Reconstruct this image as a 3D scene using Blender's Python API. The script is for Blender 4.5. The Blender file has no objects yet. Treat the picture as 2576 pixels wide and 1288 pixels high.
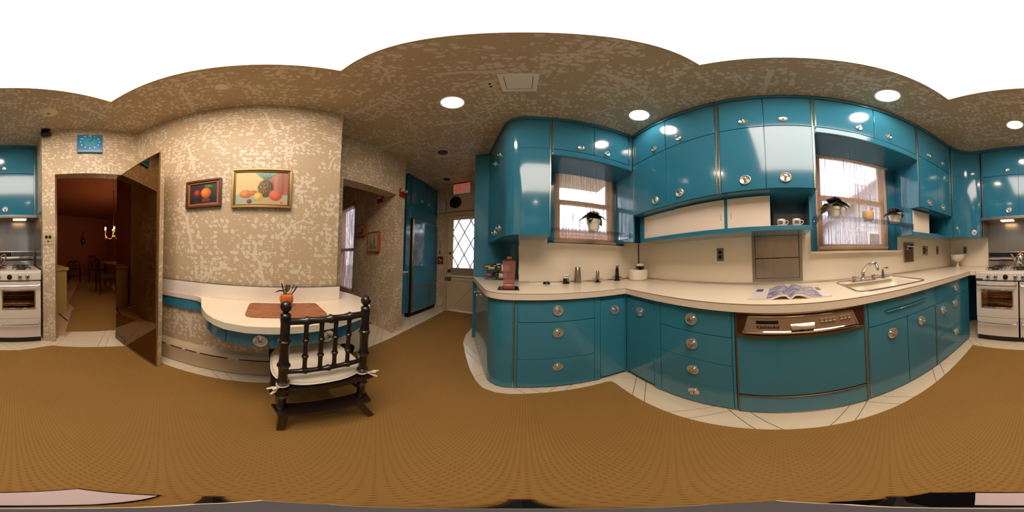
import bpy, bmesh, math, random
from mathutils import Vector, Matrix
random.seed(7)
SC = bpy.context.scene
COL = SC.collection
# ---------------------------------------------------------------- camera (360 degree panorama, slightly tilted)
CAMH = 1.12
cd = bpy.data.cameras.new('camera'); cam = bpy.data.objects.new('camera', cd); COL.objects.link(cam)
cd.type = 'PANO'
try:
    cd.cycles.panorama_type = 'EQUIRECTANGULAR'
except Exception:
    cd.panorama_type = 'EQUIRECTANGULAR'
cd.clip_start = 0.01; cd.clip_end = 200
TILT = Matrix(((0.99958626, 0.00291915, 0.02861432), (-0.00256724, 0.99992072, -0.01232733), (-0.02864804, 0.01224877, 0.99951451)))
cam.matrix_world = Matrix.Translation((0, 0, CAMH)) @ (TILT @ Matrix.Rotation(math.radians(94.612), 3, 'Z') @ Matrix.Rotation(math.radians(90), 3, 'X')).to_4x4()
SC.camera = cam
# ---------------------------------------------------------------- exposure, sky
SC.view_settings.view_transform = 'Standard'
SC.view_settings.look = 'None'
SC.view_settings.gamma = 1.0
SC.view_settings.use_curve_mapping = False
SC.view_settings.exposure = 0.0
SC.cycles.use_denoising = True
SC.cycles.max_bounces = 8
SC.cycles.diffuse_bounces = 4
SC.cycles.glossy_bounces = 4
SC.cycles.transmission_bounces = 6
SC.cycles.use_adaptive_sampling = True
SC.cycles.adaptive_threshold = 0.06
SC.cycles.adaptive_min_samples = 16
SC.cycles.transparent_max_bounces = 12
SC.cycles.sample_clamp_indirect = 6.0
SC.cycles.caustics_reflective = False
SC.cycles.caustics_refractive = False
W = bpy.data.worlds.new('overcast_sky'); SC.world = W; W.use_nodes = True
bg = W.node_tree.nodes['Background']
bg.inputs[0].default_value = (0.86, 0.90, 1.0, 1); bg.inputs[1].default_value = 6.0
LIGHTC = (1.0, 0.83, 0.70)          # colour of the ceiling lamps
PANEL_E = 10.5                       # luminous ceiling panel
CAN_E = 85.0                        # recessed downlights
HZ = 2.75                           # ceiling height

# ---------------------------------------------------------------- helpers
def lin(c):
    r = []
    for v in c[:3]:
        v = v / 255.0
        r.append(v / 12.92 if v <= 0.04045 else ((v + 0.055) / 1.055) ** 2.4)
    return (r[0], r[1], r[2], 1.0)
MATS = {}
class NT:
    def __init__(s, mat):
        s.nt = mat.node_tree; s.n = s.nt.nodes; s.l = s.nt.links
    def put(s, sock, v):
        if hasattr(v, 'is_linked') or hasattr(v, 'links'): s.l.new(v, sock)
        else:
            try: sock.default_value = v
            except Exception: sock.default_value = tuple(v)[:3] if len(v) > 3 else tuple(v) + (1,)
    def math(s, op, a, b=None, c=None, clamp=False):
        n = s.n.new('ShaderNodeMath'); n.operation = op; n.use_clamp = clamp
        s.put(n.inputs[0], a)
        if b is not None: s.put(n.inputs[1], b)
        if c is not None: s.put(n.inputs[2], c)
        return n.outputs[0]
    def vm(s, op, a, b=None, sc=None, out=0):
        n = s.n.new('ShaderNodeVectorMath'); n.operation = op
        s.put(n.inputs[0], a)
        if b is not None: s.put(n.inputs[1], b)
        if sc is not None: s.put(n.inputs[3], sc)
        return n.outputs[out]
    def node(s, typ, **kw):
        n = s.n.new(typ)
        for k, v in kw.items(): setattr(n, k, v)
        return n
    def noise(s, vec, scale, detail=2, rough=0.5, out=0):
        n = s.n.new('ShaderNodeTexNoise'); s.put(n.inputs['Vector'], vec)
        n.inputs['Scale'].default_value = scale; n.inputs['Detail'].default_value = detail; n.inputs['Roughness'].default_value = rough
        return n.outputs[out]
    def mix(s, f, a, b):
        n = s.n.new('ShaderNodeMix'); n.data_type = 'RGBA'
        s.put(n.inputs[0], f); s.put(n.inputs[6], a); s.put(n.inputs[7], b)
        return n.outputs[2]
    def step(s, v, lo, hi):
        n = s.n.new('ShaderNodeMapRange'); n.interpolation_type = 'SMOOTHSTEP'
        s.put(n.inputs[0], v); s.put(n.inputs[1], lo); s.put(n.inputs[2], hi)
        return n.outputs[0]
    def bump(s, h, strength, dist):
        n = s.n.new('ShaderNodeBump'); s.put(n.inputs['Height'], h); n.inputs['Strength'].default_value = strength; n.inputs['Distance'].default_value = dist
        return n.outputs[0]
    def obj(s):
        return s.n.new('ShaderNodeTexCoord').outputs['Object']
    def pos(s):
        return s.n.new('ShaderNodeNewGeometry').outputs['Position']
    def sep(s, v):
        n = s.n.new('ShaderNodeSeparateXYZ'); s.put(n.inputs[0], v); return n.outputs
    def comb(s, x, y, z):
        n = s.n.new('ShaderNodeCombineXYZ')
        for i, v in enumerate((x, y, z)): s.put(n.inputs[i], v)
        return n.outputs[0]
    def bsdf(s): return s.n['Principled BSDF']
def mat(name, col, rough=0.5, metal=0.0, coat=0.0, spec=None, trans=0.0, ior=None, vary=0.0, vscale=8, emit=None, estr=0.0, bump=0.0, bscale=60, alpha=1.0):
    if name in MATS: return MATS[name]
    m = bpy.data.materials.new(name); m.use_nodes = True; t = NT(m); b = t.bsdf()
    c = lin(col)
    b.inputs['Base Color'].default_value = c; b.inputs['Roughness'].default_value = rough; b.inputs['Metallic'].default_value = metal
    if coat: b.inputs['Coat Weight'].default_value = coat; b.inputs['Coat Roughness'].default_value = 0.05
    if spec is not None: b.inputs['Specular IOR Level'].default_value = spec
    if trans: b.inputs['Transmission Weight'].default_value = trans
    if ior: b.inputs['IOR'].default_value = ior
    if alpha < 1: b.inputs['Alpha'].default_value = alpha
    if emit: b.inputs['Emission Color'].default_value = lin(emit); b.inputs['Emission Strength'].default_value = estr
    if vary:
        f = t.noise(t.obj(), vscale, 4)
        d = (c[0] * (1 - vary), c[1] * (1 - vary), c[2] * (1 - vary), 1)
        e = (min(1, c[0] * (1 + vary)), min(1, c[1] * (1 + vary)), min(1, c[2] * (1 + vary)), 1)
        t.l.new(t.mix(f, d, e), b.inputs['Base Color'])
    if bump:
        t.l.new(t.bump(t.noise(t.obj(), bscale, 3), bump, 0.002), b.inputs['Normal'])
    MATS[name] = m
    return m

class MB:
    def __init__(s): s.bm = bmesh.new(); s.bev = False
    def box(s, x0, x1, y0, y1, z0, z1, bev=0.0, seg=2):
        x0, x1 = sorted((x0, x1)); y0, y1 = sorted((y0, y1)); z0, z1 = sorted((z0, z1))
        v = [s.bm.verts.new(p) for p in ((x0, y0, z0), (x1, y0, z0), (x1, y1, z0), (x0, y1, z0), (x0, y0, z1), (x1, y0, z1), (x1, y1, z1), (x0, y1, z1))]
        fs = [s.bm.faces.new([v[i] for i in f]) for f in ((3, 2, 1, 0), (4, 5, 6, 7), (0, 1, 5, 4), (1, 2, 6, 5), (2, 3, 7, 6), (3, 0, 4, 7))]
        if bev > 0:
            s.bev = True
            es = list({e for f in fs for e in f.edges})
            bmesh.ops.bevel(s.bm, geom=es, offset=bev, segments=seg, affect='EDGES', profile=0.5)
        return s
    def prism(s, pts, z0, z1):
        return s.ext([(p[0], p[1], z0) for p in pts], (0, 0, z1 - z0))
    def ext(s, pts, vec):
        a = [s.bm.verts.new(p) for p in pts]; b = [s.bm.verts.new((p[0] + vec[0], p[1] + vec[1], p[2] + vec[2])) for p in pts]
        n = len(a)
        s.bm.faces.new(a); s.bm.faces.new(b[::-1])
        for i in range(n): s.bm.faces.new((a[i], a[(i + 1) % n], b[(i + 1) % n], b[i]))
        return s
    def prism_holes(s, outer, holes, z0, z1):
        for z in (z0, z1):
            es = []
            for loop in [outer] + holes:
                vs = [s.bm.verts.new((p[0], p[1], z)) for p in loop]
                for i in range(len(vs)): es.append(s.bm.edges.new((vs[i], vs[(i + 1) % len(vs)])))
            bmesh.ops.triangle_fill(s.bm, use_beauty=True, use_dissolve=False, edges=es)
        for loop in [outer] + holes:
            n = len(loop)
            for i in range(n):
                p, q = loop[i], loop[(i + 1) % n]
                s.bm.faces.new([s.bm.verts.new(c) for c in ((p[0], p[1], z0), (q[0], q[1], z0), (q[0], q[1], z1), (p[0], p[1], z1))])
        bmesh.ops.remove_doubles(s.bm, verts=s.bm.verts[:], dist=1e-5)
        return s
    def wall_strip(s, pts, z0, z1, th):
        # vertical sheet of thickness th following plan points (thickness to the left of travel)
        n = len(pts); off = []
        for i in range(n):
            a = Vector(pts[max(i - 1, 0)]); b = Vector(pts[min(i + 1, n - 1)]); d = (b - a).normalized()
            off.append((pts[i][0] - d.y * th, pts[i][1] + d.x * th))
        for i in range(n - 1):
            q = [pts[i], pts[i + 1], off[i + 1], off[i]]
            lo = [s.bm.verts.new((p[0], p[1], z0)) for p in q]; hi = [s.bm.verts.new((p[0], p[1], z1)) for p in q]
            s.bm.faces.new(lo); s.bm.faces.new(hi[::-1])
            s.bm.faces.new((lo[0], lo[1], hi[1], hi[0])); s.bm.faces.new((lo[2], lo[3], hi[3], hi[2]))
            if i == 0: s.bm.faces.new((lo[3], lo[0], hi[0], hi[3]))
            if i == n - 2: s.bm.faces.new((lo[1], lo[2], hi[2], hi[1]))
        bmesh.ops.remove_doubles(s.bm, verts=s.bm.verts[:], dist=1e-5)
        return s
    def rings(s, rings, cap=True, closed=False):
        R = [[s.bm.verts.new(p) for p in r] for r in rings]; n = len(R[0])
        m = len(R)
        for j in range(m if closed else m - 1):
            A, B = R[j], R[(j + 1) % m]
            for i in range(n): s.bm.faces.new((A[i], A[(i + 1) % n], B[(i + 1) % n], B[i]))
        if cap and not closed:
            s.bm.faces.new(R[0][::-1]); s.bm.faces.new(R[-1])
        return s
    def tube(s, path, r, n=8, closed=False, cap=True):
        P = [Vector(p) for p in path]; m = len(P)
        rs = r if isinstance(r, (list, tuple)) else [r] * m
        rings = []; up = None
        for i in range(m):
            if closed: d = (P[(i + 1) % m] - P[i - 1]).normalized()
            else: d = (P[min(i + 1, m - 1)] - P[max(i - 1, 0)]).normalized()
            if up is None:
                up = Vector((0, 0, 1)) if abs(d.z) < 0.9 else Vector((1, 0, 0))
            a = d.cross(up)
            if a.length < 1e-5: a = d.orthogonal()
            a.normalize(); b = a.cross(d).normalized(); up = b
            rings.append([tuple(P[i] + (a * math.cos(2 * math.pi * k / n) + b * math.sin(2 * math.pi * k / n)) * rs[i]) for k in range(n)])
        return s.rings(rings, cap, closed)
    def cyl(s, p0, p1, r0, r1=None, n=16):
        return s.tube([p0, p1], [r0, r0 if r1 is None else r1], n)
    def lathe(s, prof, c=(0, 0, 0), n=24, axis='z', cap=True):
        out = []
        for r, h in prof:
            ring = []
            for k in range(n):
                a = 2 * math.pi * k / n; u, v = r * math.cos(a), r * math.sin(a)
                if axis == 'z': p = (c[0] + u, c[1] + v, c[2] + h)
                elif axis == 'x': p = (c[0] + h, c[1] + u, c[2] + v)
                else: p = (c[0] + u, c[1] + h, c[2] + v)
                ring.append(p)
            out.append(ring)
        return s.rings(out, cap)
    def sph(s, c, r, sc=(1, 1, 1), n=16, m=10):
        prof = [(max(1e-4, math.sin(math.pi * i / m)), -math.cos(math.pi * i / m)) for i in range(m + 1)]
        out = []
        for pr, ph in prof:
            out.append([(c[0] + r * sc[0] * pr * math.cos(2 * math.pi * k / n), c[1] + r * sc[1] * pr * math.sin(2 * math.pi * k / n), c[2] + r * sc[2] * ph) for k in range(n)])
        return s.rings(out)
    def grid(s, f, nu, nv):
        V = [[s.bm.verts.new(f(i / nu, j / nv)) for j in range(nv + 1)] for i in range(nu + 1)]
        for i in range(nu):
            for j in range(nv): s.bm.faces.new((V[i][j], V[i + 1][j], V[i + 1][j + 1], V[i][j + 1]))
        return s
    def frame(s, h0, h1, z0, z1, w, d0, d1, put, bev=0.0):
        # four mitre-less bars; put(h0,h1,d0,d1,z0,z1,bev)
        put(h0, h1, d0, d1, z0, z0 + w, bev); put(h0, h1, d0, d1, z1 - w, z1, bev)
        put(h0, h0 + w, d0, d1, z0 + w, z1 - w, bev); put(h1 - w, h1, d0, d1, z0 + w, z1 - w, bev)
        return s
    def mesh(s, name, m, off=(0, 0, 0), ang=35):
        bmesh.ops.recalc_face_normals(s.bm, faces=s.bm.faces[:])
        if s.bev: ang = min(ang, 20)      # keep flat faces flat beside their chamfers
        me = bpy.data.meshes.new(name)
        bmesh.ops.translate(s.bm, verts=s.bm.verts[:], vec=(-off[0], -off[1], -off[2]))
        s.bm.to_mesh(me); s.bm.free()
        for k in (m if isinstance(m, (list, tuple)) else [m]): me.materials.append(k)
        if len(me.polygons):
            me.polygons.foreach_set('use_smooth', [True] * len(me.polygons))
            me.set_sharp_from_angle(angle=math.radians(ang))
        return me
def world_loc(o):
    v = Vector((0, 0, 0))
    while o is not None:
        v += o.location; o = o.parent
    return v
def link(name, me, parent=None):
    o = bpy.data.objects.new(name, me); COL.objects.link(o)
    if parent is not None: o.parent = parent
    return o
def part(name, mb, m, parent, ang=35, label=None, local=False):
    o = link(name, mb.mesh(name, m, (0, 0, 0) if local else world_loc(parent), ang), parent)
    if label: o['label'] = label
    return o
def tag(o, label, cat, group=None):
    o['label'] = label; o['category'] = cat
    if group: o['group'] = group
    return o
def thing(name, label, cat, loc=(0, 0, 0), group=None, rz=0.0):
    o = bpy.data.objects.new(name, None); COL.objects.link(o)
    o.location = loc; o.rotation_euler = (0, 0, rz); o.empty_display_size = 0.05
    return tag(o, label, cat, group)
def one(name, mb, m, label, cat, group=None, ang=35):
    zs = [v.co.z for v in mb.bm.verts]; xs = [v.co.x for v in mb.bm.verts]; ys = [v.co.y for v in mb.bm.verts]
    off = ((min(xs) + max(xs)) / 2, (min(ys) + max(ys)) / 2, min(zs))
    o = link(name, mb.mesh(name, m, off, ang)); o.location = off
    return tag(o, label, cat, group)
def struct(name, mb, m, ang=35, label=None, parent=None):
    o = link(name, mb.mesh(name, m, (0, 0, 0), ang), parent); o['kind'] = 'structure'
    if label: o['label'] = label
    return o
def inst(name, me, parent, loc, rot=(0, 0, 0), scale=None):
    o = link(name, me, parent); o.location = Vector(loc) - world_loc(parent); o.rotation_euler = rot
    if scale: o.scale = scale
    return o
def copy_tree(o, parent=None):
    c = o.copy(); COL.objects.link(c); c.parent = parent
    for ch in list(o.children):
        copy_tree(ch, c)
    return c
def uvmap(o):
    me = o.data; uv = me.uv_layers.new(name='UVMap').data
    mw = world_loc(o)
    for p in me.polygons:
        n = p.normal
        for li in p.loop_indices:
            co = me.vertices[me.loops[li].vertex_index].co + mw
            if abs(n.z) > 0.7: uv[li].uv = (co.x, co.y)
            else:
                t = Vector((-n.y, n.x, 0)).normalized()
                uv[li].uv = (co.dot(t), co.z)
    return o
def text_mesh(txt, size, extrude=0.0004, align='CENTER', bold=0.0, shear=0.0, spacing=1.0):
    c = bpy.data.curves.new('lettering', 'FONT'); c.body = txt; c.size = size; c.extrude = extrude; c.align_x = align; c.align_y = 'CENTER'
    c.offset = bold; c.shear = shear; c.space_character = spacing; c.resolution_u = 3
    o = bpy.data.objects.new('lettering_tmp', c); COL.objects.link(o)
    dg = bpy.context.evaluated_depsgraph_get()
    me = bpy.data.meshes.new_from_object(o.evaluated_get(dg))
    bpy.data.objects.remove(o); bpy.data.curves.remove(c)
    me.materials.clear()
    return me
def lettering(name, txt, size, m, parent, loc, facing, **kw):
    # facing: direction the text looks towards ('y-','x+','x-','y+' or plan angle)
    me = text_mesh(txt, size, **kw); me.materials.append(m); me.name = name
    ang = {'y-': 0.0, 'x+': math.pi / 2, 'y+': math.pi, 'x-': -math.pi / 2}.get(facing, facing)
    return inst(name, me, parent, loc, (math.pi / 2, 0, ang))
def arc(cx, cy, r, a0, a1, n):
    return [(cx + r * math.cos(math.radians(a0 + (a1 - a0) * i / n)), cy + r * math.sin(math.radians(a0 + (a1 - a0) * i / n))) for i in range(n + 1)]
def rrect(x0, x1, y0, y1, r, n=5):
    return arc(x1 - r, y1 - r, r, 0, 90, n) + arc(x0 + r, y1 - r, r, 90, 180, n) + arc(x0 + r, y0 + r, r, 180, 270, n) + arc(x1 - r, y0 + r, r, 270, 360, n)
def fillet(p0, c, p1, t, n=10):
    # rounded corner at c between directions to p0 and p1, tangent length t
    c = Vector(c); a = c + (Vector(p0) - c).normalized() * t; b = c + (Vector(p1) - c).normalized() * t
    u = (Vector(p0) - c).normalized(); v = (Vector(p1) - c).normalized()
    half = u.angle(v) / 2; r = t * math.tan(half); ctr = c + (u + v).normalized() * (t / math.cos(half))
    a0 = math.atan2(*(a - ctr).yx); a1 = math.atan2(*(b - ctr).yx); d = (a1 - a0 + math.pi) % (2 * math.pi) - math.pi
    return [(ctr.x + r * math.cos(a0 + d * i / n), ctr.y + r * math.sin(a0 + d * i / n)) for i in range(n + 1)]
def inside(p, poly):
    x, y = p; r = False; j = len(poly) - 1
    for i in range(len(poly)):
        xi, yi = poly[i]; xj, yj = poly[j]
        if (yi > y) != (yj > y) and x < (xj - xi) * (y - yi) / (yj - yi) + xi: r = not r
        j = i
    return r
# front-facing boxes: ax says which way the front looks
def fb(mb, ax, pl, h0, h1, d0, d1, z0, z1, bev=0.0):
    if ax == 'y-': return mb.box(h0, h1, pl + d0, pl + d1, z0, z1, bev)
    if ax == 'y+': return mb.box(h0, h1, pl - d1, pl - d0, z0, z1, bev)
    if ax == 'x+': return mb.box(pl - d1, pl - d0, h0, h1, z0, z1, bev)
    return mb.box(pl + d0, pl + d1, h0, h1, z0, z1, bev)
def fp(ax, pl, h, d, z):
    return {'y-': (h, pl + d, z), 'y+': (h, pl - d, z), 'x+': (pl - d, h, z), 'x-': (pl + d, h, z)}[ax]
FROT = {'y-': -math.pi / 2, 'y+': math.pi / 2, 'x+': 0.0, 'x-': math.pi}
# ---------------------------------------------------------------- materials
BLUE = mat('turquoise_enamel', (46, 122, 152), 0.13, coat=0.4, vary=0.03, vscale=3)
BLUEB = mat('turquoise_enamel_base', (54, 132, 158), 0.17, coat=0.3, vary=0.03, vscale=3)
BLUESHADE = mat('turquoise_shade_seam', (18, 84, 104), 0.4)  # darker turquoise painted in as slot shade, also used for drawer seams
CREAM = mat('cream_laminate', (236, 222, 198), 0.22, vary=0.015, vscale=30)
CREAM2 = mat('cream_backsplash', (242, 230, 208), 0.3, vary=0.015, vscale=12)
WHITEP = mat('white_laminate_panel', (240, 228, 212), 0.35, vary=0.02)
STEEL = mat('brushed_stainless', (168, 160, 150), 0.3, 1.0)
def brush(m, sx, sy, sz):
    t = NT(m); v = t.vm('MULTIPLY', t.obj(), (sx, sy, sz)); f = t.noise(v, 1.0, 3)
    t.l.new(t.math('MULTIPLY_ADD', f, 0.22, 0.2), t.bsdf().inputs['Roughness']); t.l.new(t.bump(f, 0.02, 0.001), t.bsdf().inputs['Normal'])
brush(STEEL, 260, 260, .8)
CHROME = mat('polished_chrome', (225, 222, 218), 0.06, 1.0)
DCHROME = mat('dull_chrome', (190, 182, 172), 0.25, 1.0)
NICKEL = mat('satin_knob_plate', (228, 222, 212), 0.3, 0.8)
BRASS = mat('aged_brass', (168, 138, 92), 0.3, 1.0)
HINGE = mat('piano_hinge_metal', (178, 164, 138), 0.3, 1.0)
BLACK = mat('black_plastic', (18, 17, 17), 0.35)
BLACKI = mat('black_iron', (22, 19, 18), 0.5)
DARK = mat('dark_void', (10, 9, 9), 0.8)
WHITEN = mat('white_stove_enamel', (232, 220, 204), 0.16, coat=0.3)
WHITEC = mat('white_ceramic', (238, 230, 214), 0.2, coat=0.2)
MILK = mat('milk_glass', (240, 234, 224), 0.12, coat=0.3)
PLWHITE = mat('white_paint', (226, 216, 200), 0.45)
BEIGEP = mat('beige_paint', (196, 172, 138), 0.45, vary=0.03)
def clear_mat(name, tint, gloss):
    m = bpy.data.materials.new(name); m.use_nodes = True; t = NT(m); MATS[name] = m; t.n.remove(t.n['Principled BSDF'])
    tr = t.n.new('ShaderNodeBsdfTransparent'); tr.inputs[0].default_value = tint
    gl = t.n.new('ShaderNodeBsdfGlossy'); gl.inputs['Roughness'].default_value = 0.04
    fr = t.n.new('ShaderNodeFresnel'); fr.inputs[0].default_value = 1.45
    mx = t.n.new('ShaderNodeMixShader'); t.l.new(t.math('MULTIPLY', fr.outputs[0], gloss, clamp=True), mx.inputs[0]); t.l.new(tr.outputs[0], mx.inputs[1]); t.l.new(gl.outputs[0], mx.inputs[2])
    t.l.new(mx.outputs[0], t.n['Material Output'].inputs[0]); return m
ACRY = clear_mat('clear_acrylic', (0.90, 0.92, 0.94, 1), 0.7)
GLASS = clear_mat('window_glass', (0.96, 0.97, 0.98, 1), 0.5)
WOODD = mat('dark_lacquered_wood', (34, 22, 17), 0.28, vary=0.2, vscale=14)
SCREW = mat('screw_metal', (150, 145, 138), 0.35, 1.0)
RED = mat('fire_red', (176, 26, 24), 0.4)
# glowing things
def emitter(name, col, st):
    m = bpy.data.materials.new(name); m.use_nodes = True; t = NT(m); n = t.n; n.remove(n['Principled BSDF'])
    e = n.new('ShaderNodeEmission'); e.inputs[0].default_value = tuple(col[:3]) + (1,); e.inputs[1].default_value = st
    t.l.new(e.outputs[0], n['Material Output'].inputs[0]); MATS[name] = m
    return m
PANELM = emitter('luminous_diffuser', LIGHTC, PANEL_E)
CANM = emitter('lamp_glow', LIGHTC, CAN_E)

# wallpaper: cream branches and leaves printed on beige, 64 cm columns with a half drop of 39 cm
def wallpaper(name='leafy_wallpaper', bgc=(198, 174, 138), lfc=(228, 212, 186)):
    m = bpy.data.materials.new(name); m.use_nodes = True; t = NT(m); MATS[name] = m
    uv = t.n.new('ShaderNodeUVMap').outputs[0]
    nz = t.n.new('ShaderNodeTexNoise'); t.put(nz.inputs['Vector'], uv); nz.inputs['Scale'].default_value = 38; nz.inputs['Detail'].default_value = 1
    wob = t.vm('SCALE', t.vm('SUBTRACT', nz.outputs[1], (0.5, 0.5, 0.5)), sc=0.007)
    p = t.vm('ADD', uv, wob)
    s = t.sep(p)
    TW, TH = 0.64, 0.78
    colx = t.math('FLOOR', t.math('DIVIDE', t.math('ADD', s[0], 0.44), TW))
    par = t.math('FLOORED_MODULO', colx, 2.0)
    vv = t.math('ADD', t.math('MULTIPLY_ADD', par, 0.39, s[1]), 0.1)
    fu = t.math('SUBTRACT', s[0], t.math('MULTIPLY', colx, TW))
    fv = t.math('SUBTRACT', t.math('FLOORED_MODULO', vv, TH), 0.06)
    q = t.comb(fu, fv, 0.0)
    poly = [([(0, 0), (-.030, .14), (-.054, .241), (-.073, .317), (-.127, .368), (-.21, .40)], .013, .004),
            ([(-.065, .29), (-.012, .40)], .004, .003), ([(-.127, .368), (-.10, .45), (-.04, .50)], .005, .002),
            ([(-.17, .013), (-.157, .089), (-.133, .14), (-.175, .197)], .007, .003), ([(-.133, .14), (-.097, .19)], .004, .002),
            ([(-.296, .248), (-.38, .267), (-.466, .222), (-.56, .14)], .004, .007), ([(-.38, .267), (-.33, .343)], .004, .003),
            ([(.10, .47), (.155, .56), (.17, .66)], .006, .003), ([(.155, .56), (.08, .62)], .004, .002), ([(.175, .305), (.25, .197)], .003, .002)]
    segs = []
    for pts, r0, r1 in poly:
        n = len(pts) - 1
        for i in range(n):
            ra = (r0 + (r1 - r0) * (i + .5) / n) * 1.2
            for dk, sh in ((0, 0), (TW, .39), (-TW, .39), (TW, -.39), (-TW, -.39)):
                a = (pts[i][0] + dk, pts[i][1] + sh); b = (pts[i + 1][0] + dk, pts[i + 1][1] + sh)
                if max(a[0], b[0]) > -.45 and min(a[0], b[0]) < .21 and max(a[1], b[1]) > -.07 and min(a[1], b[1]) < .73: segs.append((a, b, ra))
    best = None
    for a, b, ra in segs:
        ba = (b[0] - a[0], b[1] - a[1], 0); L = ba[0] ** 2 + ba[1] ** 2
        pa = t.vm('SUBTRACT', q, (a[0], a[1], 0))
        h = t.math('ADD', t.vm('DOT_PRODUCT', pa, (ba[0] / L, ba[1] / L, 0), out=1), 0.0, clamp=True)
        d = t.math('SUBTRACT', t.vm('DISTANCE', pa, t.vm('SCALE', ba, sc=h), out=1), ra)
        best = d if best is None else t.math('MINIMUM', best, d)
    branch = t.step(best, 0.0015, -0.0010)
    near = t.step(best, 0.17, 0.0)
    dens = t.math('ADD', t.math('MULTIPLY', near, 0.62), t.math('MULTIPLY', t.step(t.noise(uv, 3.4, 1), 0.42, 0.62), 0.55))
    pl_ = t.vm('ADD', uv, t.vm('SCALE', wob, sc=0.5))
    def leaves(scale, a, b, gain, keep):
        v = t.n.new('ShaderNodeTexVoronoi'); v.voronoi_dimensions = '2D'; t.put(v.inputs['Vector'], pl_); v.inputs['Scale'].default_value = scale; v.inputs['Randomness'].default_value = 0.68
        loc = t.vm('SUBTRACT', pl_, v.outputs['Position'])
        cs = t.sep(v.outputs['Color'])
        rot = t.n.new('ShaderNodeVectorRotate'); rot.rotation_type = 'Z_AXIS'; t.put(rot.inputs['Vector'], loc)
        t.put(rot.inputs['Angle'], t.math('MULTIPLY_ADD', cs[0], 2.6, -0.6))
        e = t.vm('LENGTH', t.vm('MULTIPLY', rot.outputs[0], (1 / a, 1 / b, 0)), out=1)
        size = t.math('MULTIPLY_ADD', cs[2], 0.55, 0.55)
        on = t.math('LESS_THAN', cs[1], t.math('MULTIPLY_ADD', dens, gain, keep))
        return t.math('MULTIPLY', t.step(t.math('DIVIDE', e, size), 1.08, 0.92), on)
    lf = t.math('MAXIMUM', leaves(22.5, .0255, .0150, 0.92, -0.06), leaves(46, .0092, .0058, 0.26, 0.07))
    ink = t.math('MAXIMUM', branch, lf)
    c = t.mix(t.math('MULTIPLY', ink, 0.92), lin(bgc), lin(lfc))
    t.l.new(c, t.bsdf().inputs['Base Color'])
    t.l.new(t.math('MULTIPLY_ADD', ink, -0.12, 0.52), t.bsdf().inputs['Roughness'])
    return m
PAPER = wallpaper()

def carpet_mat(name, c1, c2):
    m = bpy.data.materials.new(name); m.use_nodes = True; t = NT(m); MATS[name] = m
    p = t.pos(); s = t.sep(p)
    a = t.math('SINE', t.math('MULTIPLY', s[1], 2 * math.pi / 0.0135))
    row = t.math('FLOOR', t.math('DIVIDE', s[1], 0.0135))
    b = t.math('SINE', t.math('MULTIPLY_ADD', t.math('FLOORED_MODULO', row, 2.0), math.pi, t.math('MULTIPLY', s[0], 2 * math.pi / 0.021)))
    rib = t.math('MULTIPLY_ADD', a, 0.5, 0.5)
    dots = t.math('MULTIPLY', t.step(b, 0.45, 0.95), t.step(a, 0.1, 0.8))
    big = t.noise(p, 1.6, 3); fine = t.noise(p, 420, 2)
    f = t.math('ADD', t.math('MULTIPLY', dots, 0.55), t.math('MULTIPLY_ADD', fine, 0.35, t.math('MULTIPLY_ADD', big, 0.4, -0.3)), clamp=True)
    f = t.math('ADD', f, t.math('MULTIPLY', rib, 0.12), clamp=True)
    t.l.new(t.mix(f, lin(c1), lin(c2)), t.bsdf().inputs['Base Color'])
    t.bsdf().inputs['Roughness'].default_value = 0.95; t.bsdf().inputs['Specular IOR Level'].default_value = 0.1
    t.l.new(t.bump(t.math('ADD', t.math('MULTIPLY', rib, 0.6), t.math('MULTIPLY', fine, 0.5)), 0.5, 0.004), t.bsdf().inputs['Normal'])
    return m
CARPET = carpet_mat('woven_tan_carpet', (156, 118, 64), (112, 79, 36))
TILE = mat('cream_floor_tile', (222, 206, 178), 0.25, vary=0.05, vscale=5)
GROUT = mat('dark_grout', (86, 70, 56), 0.9)
DTILE = mat('pinkish_floor_tile', (196, 160, 124), 0.35, vary=0.06)
DWALL = mat('brown_dining_wall', (160, 92, 58), 0.7, vary=0.06, vscale=2)
BRICK = mat('outdoor_brick', (150, 110, 96), 0.9, vary=0.15, vscale=6)
SIDING = mat('grey_house_siding', (176, 178, 184), 0.8)

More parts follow.
